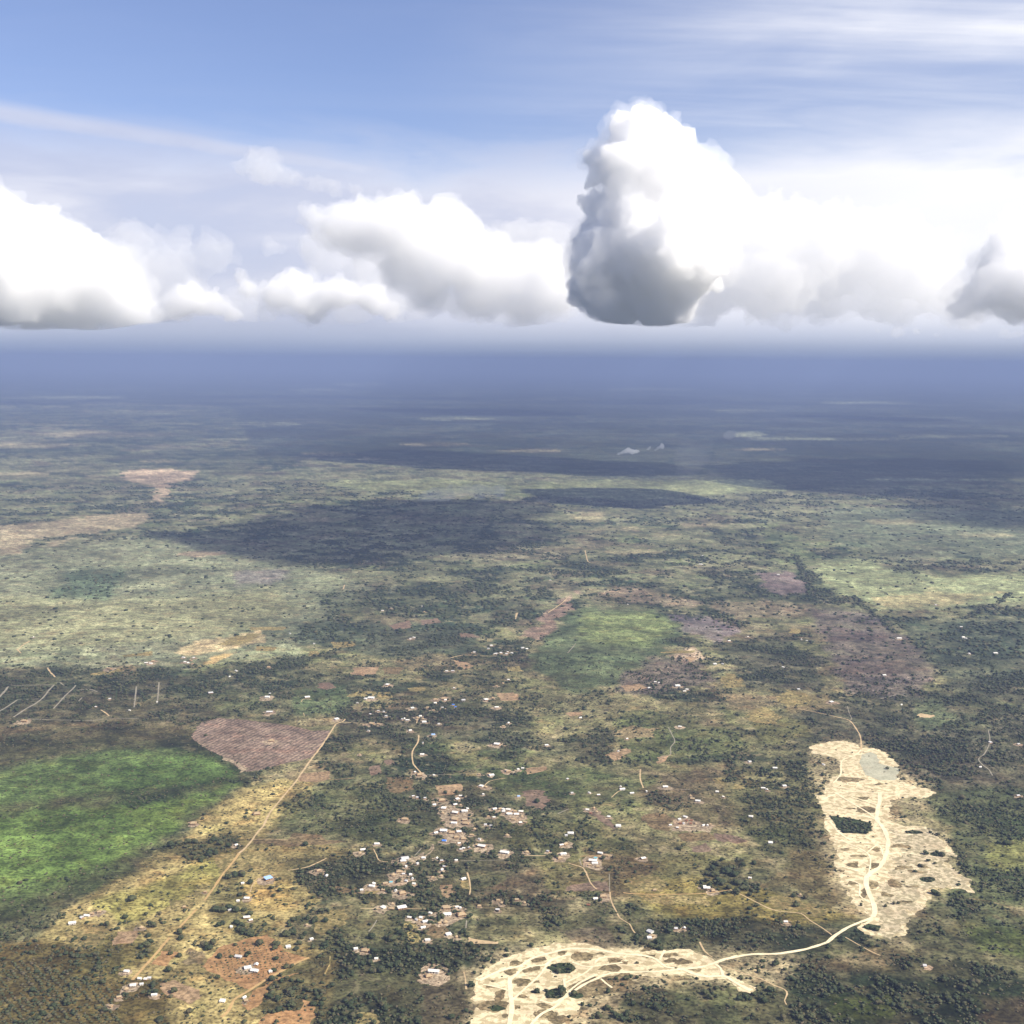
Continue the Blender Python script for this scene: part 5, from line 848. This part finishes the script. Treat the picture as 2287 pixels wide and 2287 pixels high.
for (k, ol, sz), L in grp.items():
    L.sort(key=lambda i: ipx[i])
    for n, i in enumerate(L):
        o = ordinal(n, len(L)); labs[i] = ' '.join(x for x in (o + ' of the' if o else '', sz, 'olive-green' if ol else 'dark green', 'trees' if o else 'tree', TANCH[k][1]) if x)
        if len(labs[i].replace('-', ' ').split()) > 16: labs[i] = labs[i].replace(' of the ', ', ', 1)
for i in range(len(IX)):
    random.seed(5000 + i)
    root = bpy.data.objects.new('tree', None); COL.objects.link(root); root.location = (IX[i], IY[i], 0); root.empty_display_size = 4
    r = IS[i]; root.scale = (r, r * random.uniform(.85, 1.1), min(r, 7.5) * random.uniform(.85, 1.05)); root.rotation_euler = (0, 0, random.uniform(0, 6.28))
    tag(root, labs[i], 'tree', 'single trees of the savanna')
    c = add_obj('crown', PROTO[i % 7], parent=root); add_obj('trunk', TRUNK, parent=root)

# the remaining woodland: thousands of crowns, one mass
def woodland(name, X, Y, Sz, protos, mats, flat=.8):
    Vs, Ts, Ms, o = [], [], [], 0
    which = rng.integers(0, len(protos), len(X))
    for k, (V, T) in enumerate(protos):
        m = np.where(which == k)[0]
        if not len(m): continue
        a = rng.uniform(0, 2 * PI, len(m)); ca_, sa = np.cos(a), np.sin(a); s = Sz[m]; sx = s * rng.uniform(.8, 1.25, len(m)); sz = np.minimum(s, 6.5) * rng.uniform(.75, 1.1, len(m)) * flat
        x = V[None, :, 0] * sx[:, None]; y = V[None, :, 1] * s[:, None]
        P = np.stack([x * ca_[:, None] - y * sa[:, None] + X[m][:, None], x * sa[:, None] + y * ca_[:, None] + Y[m][:, None], V[None, :, 2] * sz[:, None]], -1)
        Tn = T[None] + (np.arange(len(m)) * len(V))[:, None, None] + o
        Vs.append(P.reshape(-1, 3)); Ts.append(Tn.reshape(-1, 3)); o += len(m) * len(V)
        mi = rng.random(len(m)) < .32; Ms.append(np.repeat(mi.astype(np.int32), len(T)))
    me = np_mesh(name, np.concatenate(Vs), np.concatenate(Ts)); me.materials.append(mats[0]); me.materials.append(mats[1])
    me.polygons.foreach_set('material_index', np.concatenate(Ms).astype(np.int32))
    return add_obj(name, me, kind='stuff')
PR = [crown_proto(200 + k, False) for k in range(6)]
PF = []
for k in range(5):
    V, T = lump(I1, 400 + k, .6); PF.append((V * (1, 1, .7) + (0, 0, .5), T))
dr = np.hypot(TX[rest], TY[rest]); nr_ = rest[dr < 4600]; fr_ = rest[dr >= 4600]
tag(woodland('woodland', TX[nr_], TY[nr_], TS[nr_], PR, (M_LEAF, M_LEAF2)), 'countless small dark trees scattered over the near savanna and villages', 'woodland')
tag(woodland('woodland', TX[fr_], TY[fr_], TS[fr_], PF, (M_LEAF, M_LEAF2)), 'countless distant trees merging into dark specks across the far savanna', 'woodland')
# low bushes
x, y = scatter(1750, 4200, 60000); _, t, px, py = cover(x, y, False)
kp = (rng.random(len(x)) < (.25 + .75 * t) * np.clip(clear_mask(x, y) + .05, 0, 1)) & (px > -40) & (px < S + 40) & (py < S + 60)
x, y = x[kp], y[kp]
bs = []
for k in range(5):
    V, T = lump(ico(1), 700 + k, .7); bs.append((V * (1, 1, .55) + (0, 0, .35), T))
M_BUSH = foliage_mat('bush_foliage', (.045, .05, .024), (.085, .085, .04), (.13, .095, .055)); M_BUSH2 = foliage_mat('dry_bush', (.09, .075, .045), (.13, .105, .06), (.07, .075, .035))
tag(woodland('bushes', x, y, .9 + 1.7 * rng.random(len(x)), bs, (M_BUSH, M_BUSH2), .8), 'low olive and brown bushes dotted over the open ground', 'bushes')

# plantation: small dark bushes set out in rows
def rows(poly, ang_, dx_, dy_, jit):
    P = np.array(poly); lo, hi = P.min(0), P.max(0); c0 = (lo + hi) / 2; R_ = np.hypot(*(hi - lo)) / 2
    i, j = np.meshgrid(np.arange(-R_, R_, dx_), np.arange(-R_, R_, dy_)); i, j = i.ravel(), j.ravel()
    X = c0[0] + i * math.cos(ang_) - j * math.sin(ang_) + rng.normal(0, jit, len(i)); Y = c0[1] + i * math.sin(ang_) + j * math.cos(ang_) + rng.normal(0, jit, len(i))
    k = (sdist(X, Y, P) > 0) & (rng.random(len(X)) < .5 + .5 * (fbm(X, Y, 60, 5, 3) > .42)); return X[k], Y[k]
x1, y1 = rows(gp(C1, [(-120, 1290), (180, 1270), (560, 1390), (860, 1480), (830, 1620), (960, 1760), (-160, 1780)]), math.radians(38), 11.5, 9, .8)
x2, y2 = rows(gp(C1, [(1620, 1200), (1900, 1110), (2080, 1220), (2100, 1280), (1880, 1400), (1700, 1420), (1500, 1320)]), math.radians(20), 8.5, 8.5, .9)
km = clear_mask(x1, y1) > .5; x1, y1 = x1[km], y1[km]
tag(woodland('bushes', np.r_[x1, x2], np.r_[y1, y2], np.r_[1.9 + 1.5 * rng.random(len(x1)), .9 + .9 * rng.random(len(x2))], bs, (M_LEAF2, M_BUSH), 1.0), 'rows of planted dark bushes in the bottom left plantation and orange field', 'bushes')

# ------------------------------------------------------------------ clouds
def cloud_mat(name, dens, color=(1, 1, 1), aniso=.0):
    m = bpy.data.materials.new(name); m.use_nodes = True; t = NT(m.node_tree); t.n.clear()
    v = t.new('ShaderNodeVolumeScatter'); v.inputs['Color'].default_value = tuple(color) + (1,); v.inputs['Density'].default_value = dens; v.inputs['Anisotropy'].default_value = aniso
    o = t.new('ShaderNodeOutputMaterial'); t.link(v.outputs[0], o.inputs['Volume'])
    return m
M_WISP = cloud_mat('vapour', .0007)
M_CU = cloud_mat('cumulus', .0058, (1, 1, 1)); M_CUS = cloud_mat('soft_cumulus', .0010, (1, 1, 1)); M_CUB = cloud_mat('bright_cumulus', .0008); M_FAINT = cloud_mat('faint_cloud', .0004); M_CUM = cloud_mat('cumulus_left', .0024)

def cloud(name, lobes, D, base_px, voxel, mat, label, seed, depth=1.0, gen=(16, 9), kind=None, group='clouds along the horizon', rough=1., grow=0., shell=None):
    r = np.random.default_rng(seed); k = S / 1932
    base = H + D * math.tan(math.asin(direction(S / 2, base_px * k)[2] / np.linalg.norm(direction(S / 2, base_px * k)))) if base_px else None
    sph = []
    for (x, y, rr) in lobes:
        d = direction(x * k, y * k); t = D / d[1]; p = np.array([d[0] * t, D, H + d[2] * t]); R0 = rr * k / F * D * (1.12 if gen[1] else 1)
        p[1] += r.uniform(-.5, .5) * R0 * depth
        sph.append((p, R0))
        for i in range(gen[0]):
            n = r.normal(size=3); n[2] = abs(n[2]) * .9 - .15; n /= np.linalg.norm(n); r1 = R0 * r.uniform(.26, .46); q = p + n * R0 * r.uniform(.72, .95); sph.append((q, r1))
            if r1 > voxel * 2.5:
                for j in range(gen[1]):
                    n2 = r.normal(size=3) + n * .8; n2 /= np.linalg.norm(n2); r2 = r1 * r.uniform(.28, .5); sph.append((q + n2 * r1 * .85, r2))
    Vs, Ts, o = [], [], 0
    for p, rad_ in sph:
        B_ = I2 if rad_ > voxel * 4 else I1
        Vs.append(B_[0] * rad_ * (1, 1, .92) + p); Ts.append(B_[1] + o); o += len(B_[0])
    V = np.concatenate(Vs); c = V.mean(0); tmp = bpy.data.objects.new('tmp', np_mesh('tmp', V - c, np.concatenate(Ts))); COL.objects.link(tmp)
    md = tmp.modifiers.new('r', 'REMESH'); md.mode = 'VOXEL'; md.voxel_size = voxel; md.use_smooth_shade = True
    for nsc, stg in ((voxel * 16, voxel * 8 * rough), (voxel * 4.5, voxel * 5 * rough)):
        tx = bpy.data.textures.new('puff', 'CLOUDS'); tx.noise_scale = nsc; tx.noise_depth = 3; tx.noise_type = 'HARD_NOISE' if nsc < voxel * 8 else 'SOFT_NOISE'
        dm = tmp.modifiers.new('d', 'DISPLACE'); dm.texture = tx; dm.strength = stg; dm.mid_level = .5 - grow; dm.texture_coords = 'LOCAL'
    md2 = tmp.modifiers.new('r2', 'REMESH'); md2.mode = 'VOXEL'; md2.voxel_size = voxel; md2.use_smooth_shade = True
    tx = bpy.data.textures.new('curl', 'CLOUDS'); tx.noise_scale = voxel * 3.2; tx.noise_depth = 2
    dm = tmp.modifiers.new('d', 'DISPLACE'); dm.texture = tx; dm.strength = voxel * 2.4 * min(rough, 1.2); dm.mid_level = .5; dm.texture_coords = 'LOCAL'
    dg = bpy.context.evaluated_depsgraph_get(); me_ = bpy.data.meshes.new_from_object(tmp.evaluated_get(dg)); bpy.data.objects.remove(tmp)
    bm = bmesh.new(); bm.from_mesh(me_); bm.verts.ensure_lookup_table(); seen = [False] * len(bm.verts); drop = []
    for v0 in bm.verts:         # leave out torn-off flakes
        if seen[v0.index]: continue
        seen[v0.index] = True; comp = [v0]; q = 0
        while q < len(comp):
            for e in comp[q].link_edges:
                o_ = e.other_vert(comp[q])
                if not seen[o_.index]: seen[o_.index] = True; comp.append(o_)
            q += 1
        if len(comp) < min(260, .04 * len(bm.verts)): drop += comp
    bmesh.ops.delete(bm, geom=drop, context='VERTS'); bm.to_mesh(me_); bm.free()
    n = len(me_.vertices); co = np.empty(n * 3, np.float32); me_.vertices.foreach_get('co', co); co = co.reshape(-1, 3)
    if base is not None:
        zb = base - c[2]; low_ = co[:, 2] < zb; wob_ = (fbm(co[:, 0] + 9e4, co[:, 1] + 9e4, 1300, seed, 3) - .5) * voxel * 6
        co[low_, 2] = (zb + wob_[low_]) + (co[low_, 2] - zb) * .06; co[:, 2] = np.where(co[:, 2] < zb + voxel * 2, co[:, 2] * .8 + (zb + wob_) * .2, co[:, 2])
        co[:, 2] = np.maximum(co[:, 2], 1200 - c[2] + (co[:, 2] - co[:, 2].min()) * 1e-3)
    me_.vertices.foreach_set('co', co.ravel()); me_.update(); me_.materials.clear(); me_.name = name
    ob = add_obj(name, me_, mat); ob.location = c.tolist()
    if label: tag(ob, label, None if kind else 'cloud', group if not kind else None, kind)
    if shell is not None:       # thin ragged fringe of vapour round the dense body
        sh = cloud('wisps', lobes, D, base_px and base_px - 1, voxel * 1.25, M_WISP, None, seed, depth, gen, None, None, rough * 1.35, shell)
        sh.parent = ob; sh.location = (sh.location - ob.location)
    print(name, n)
    return ob
cloud('cumulus_cloud', [(1205, 262, 48), (1165, 242, 24), (1180, 320, 56), (1235, 300, 58), (1262, 350, 68), (1190, 400, 68), (1300, 400, 78), (1180, 470, 76), (1125, 510, 42), (1100, 532, 30), (1245, 480, 95), (1165, 550, 70), (1240, 560, 66), (1312, 372, 52), (1352, 412, 50), (1300, 500, 60)],
      23500, 607, 44, M_CU, 'tall white towering cloud with a grey shaded left flank', 1, 1.4, shell=.16)
cloud('cumulus_cloud', [(1330, 370, 40), (1370, 390, 48), (1350, 450, 70), (1360, 520, 75), (1420, 430, 62), (1450, 530, 85), (1340, 565, 58), (1530, 475, 85), (1630, 480, 85), (1730, 490, 78), (1560, 560, 60), (1660, 560, 55), (1770, 550, 58), (1820, 580, 40), (1480, 590, 40), (1700, 590, 40)],
      30000, 616, 60, M_CUB, 'wide blown-out white cloud mass right of the tall cloud tower', 11, .9, rough=1.5)
cloud('cumulus_cloud', [(45, 432, 46), (0, 470, 80), (95, 475, 66), (-70, 480, 90), (150, 505, 56), (190, 535, 55), (60, 550, 80), (232, 572, 46), (130, 580, 60), (262, 595, 26), (-50, 560, 80), (180, 480, 26)],
      26500, 619, 60, M_CUM, 'large bright cumulus cloud at the left edge of the sky', 2, 1.3, shell=.16)
cloud('cumulus_cloud', [(750, 430, 58), (690, 432, 48), (640, 432, 34), (592, 412, 20), (820, 462, 62), (882, 490, 58), (942, 520, 56), (1000, 540, 46), (1040, 500, 36), (905, 565, 46), (990, 578, 36), (1050, 560, 40), (810, 560, 36), (760, 500, 36)],
      32000, 614, 60, M_CUS, 'wide soft white cloud bank left of the tallest cloud', 3, 1.3, shell=.14)
cloud('cumulus_cloud', [(552, 535, 28), (520, 552, 26), (455, 522, 16), (470, 545, 20), (640, 555, 34), (702, 568, 28), (600, 580, 32), (510, 470, 13), (530, 480, 10), (740, 585, 20)],
      27000, 617, 50, M_CUM, 'row of small white cumulus puffs under the soft bank', 4, shell=.10)
cloud('cumulus_cloud', [(620, 470, 50), (700, 500, 60), (780, 560, 50), (560, 560, 40), (660, 570, 48), (870, 580, 40), (960, 590, 34), (1040, 450, 44), (1080, 520, 40), (980, 450, 40), (500, 590, 30)], 44000, 612, 110, M_FAINT, 'faint greyish cloud layer behind the soft central bank', 12, gen=(10, 5))
cloud('cumulus_cloud', [(240, 460, 50), (320, 500, 55), (400, 480, 40), (360, 560, 50), (450, 580, 40), (270, 540, 50)], 46000, 616, 110, M_FAINT, 'faint greyish cloud layer beside the large left cloud', 13, gen=(10, 5))
cloud('cumulus_cloud', [(360, 562, 30), (330, 578, 24), (398, 577, 28), (432, 592, 20), (305, 595, 14)], 28500, 618, 50, M_CUM, 'small low cumulus beside the large left cloud', 5, shell=.10)
cloud('cumulus_cloud', [(1905, 458, 38), (1940, 490, 60), (1970, 550, 80), (1885, 520, 38), (1850, 562, 32), (1925, 580, 40), (1820, 585, 20)], 22500, 614, 55, M_CUM, 'cumulus with a grey left side at the right edge', 6, shell=.10)
cloud('cumulus_cloud', [(482, 302, 24), (508, 320, 30), (452, 312, 18), (545, 338, 24), (590, 348, 18), (630, 354, 18), (670, 358, 16)], 41000, None, 60, cloud_mat('thin_puff', .0005), 'small high puff rising above the thin cloud streak', 7)
cloud('cumulus_cloud', [(1655, 622, 10), (1690, 626, 9), (1730, 628, 12), (1765, 632, 9), (1700, 622, 9)], 33000, None, 50, M_CUS, 'flat pale cloudlet under the base of the tallest cloud', 8)
cloud('cumulus_cloud', [(1895, 628, 9), (1925, 630, 11), (1950, 631, 10)], 33000, None, 50, M_CUS, 'flat pale cloudlet low at the right edge', 9)

def bank(polys, alt, thick, seed):
    """a level cloud bank added out of view, cut to the shadow patches it casts on the land"""
    for n, poly in enumerate(polys):
        P = np.array([ground(*CF(*p)) for p in poly]); off = sundir * (alt / sundir.z)
        P = ragged(P, 140, 330, seed + n) + np.array([off.x, off.y]); n_ = len(P)
        c = P.mean(0); inner = c + (P - c) * .86
        V = np.concatenate([np.c_[P, np.full(n_, alt + thick * .35)], np.c_[inner, np.full(n_, alt)], np.c_[inner, np.full(n_, alt + thick)]])
        Tq = []
        for a, b in ((0, 1), (2, 0)):
            i = np.arange(n_); j = (i + 1) % n_; Tq.append(np.stack([a * n_ + i, b * n_ + i, b * n_ + j], -1)); Tq.append(np.stack([a * n_ + i, b * n_ + j, a * n_ + j], -1))
        _, t1 = sheet_geo(inner, 0); Tq.append(t1[:, ::-1] + n_); Tq.append(t1 + 2 * n_)
        me_ = np_mesh('shade_cloud_bank', V, np.concatenate(Tq))
        bm = bmesh.new(); bm.from_mesh(me_); bmesh.ops.recalc_face_normals(bm, faces=bm.faces); bm.to_mesh(me_); bm.free()
        add_obj('shade_cloud_bank', me_, M_SHADE_BANK, kind='structure')
M_SHADE_BANK = cloud_mat('shade_cloud', .0035)  # unseen slabs added above the frame to shade the land below
bank([[(300, 1020), (420, 1005), (500, 1000), (520, 985), (600, 975), (640, 960), (800, 950), (950, 942), (1060, 945), (1040, 985), (1080, 1010), (1000, 1045), (880, 1055), (760, 1075), (560, 1070), (450, 1050), (400, 1030)],
      [(560, 860), (800, 850), (1000, 860), (1300, 875), (1400, 895), (1300, 905), (1000, 893), (800, 885)], [(1360, 880), (1600, 865), (1932, 870), (2050, 1000), (1900, 1000), (1840, 945), (1600, 935), (1450, 920)],
      [(1120, 925), (1300, 925), (1400, 945), (1250, 965), (1130, 955)]], 4400, 500, 3)

# ------------------------------------------------------------------ smoke
def smoke(lobes, C, gpt, voxel, mat, label, seed):
    g = ground(*C(*gpt)); D = g[1]; k = 1932 / S
    L = []
    for u, v, r in lobes:
        q = C(u, v); L.append((q[0] * k, q[1] * k, r * 1.7 * (C(1, 0)[0] - C(0, 0)[0]) * k))
    o = cloud('smoke_plume', L, D, None, voxel, mat, label, seed, gen=(6, 0), group='smoke rising from field fires', rough=.35)
    o['category'] = 'smoke'
CS = crop(1300, 900, 450 / 1932)
smoke([(330, 498, 8), (355, 485, 13), (385, 475, 16), (415, 462, 18), (440, 452, 20), (480, 462, 18), (520, 468, 14), (560, 468, 12), (600, 462, 14), (640, 440, 18), (655, 415, 16), (700, 455, 14), (735, 430, 17), (765, 410, 20), (775, 440, 14)], CS, (330, 505), 14, cloud_mat('smoke', .011, (.93, .94, .97)), 'thin white smoke plume drifting right over the dark plain', 21)
smoke([(1400, 300, 30), (1450, 300, 34), (1500, 308, 28), (1430, 325, 24)], CS, (1450, 400), 25, cloud_mat('thin_smoke', .0011, (.93, .95, .97)), 'faint pale puff of smoke beyond the drifting plume', 22)
smoke([(960, 690, 50), (1010, 640, 75), (1050, 570, 95), (1110, 500, 115), (1180, 430, 80), (1050, 420, 60), (960, 350, 50), (1260, 350, 60), (1120, 320, 50), (1330, 300, 40)], CS, (960, 740), 40, cloud_mat('dim_smoke', .0002, (.92, .94, .97)), 'broad dim veil of smoke standing over the pale fields', 23)
smoke([(1560, 612, 12), (1600, 606, 18), (1640, 600, 22), (1690, 594, 24), (1740, 588, 26), (1800, 584, 28), (1870, 580, 26)], CM, (1560, 620), 22, cloud_mat('low_smoke', .0024, (.92, .95, 1.0)), 'low bluish smoke lying along the nearer dark patch', 24)

# ------------------------------------------------------------------ haze
HZ = 118000
bm = bmesh.new(); box(bm, -HZ, HZ, -HZ, HZ, -1, 1180); bmesh.ops.recalc_face_normals(bm, faces=bm.faces)
me = bpy.data.meshes.new('haze'); bm.to_mesh(me); bm.free()
mh = bpy.data.materials.new('haze'); mh.use_nodes = True; t = NT(mh.node_tree); t.n.clear()
pv = t.new('ShaderNodeVolumePrincipled'); pv.inputs['Color'].default_value = (.27, .345, .57, 1); pv.inputs['Density'].default_value = 4.4e-5; pv.inputs['Anisotropy'].default_value = .0
mo = t.new('ShaderNodeOutputMaterial'); t.link(pv.outputs[0], mo.inputs['Volume'])
add_obj('haze', me, mh, kind='stuff')
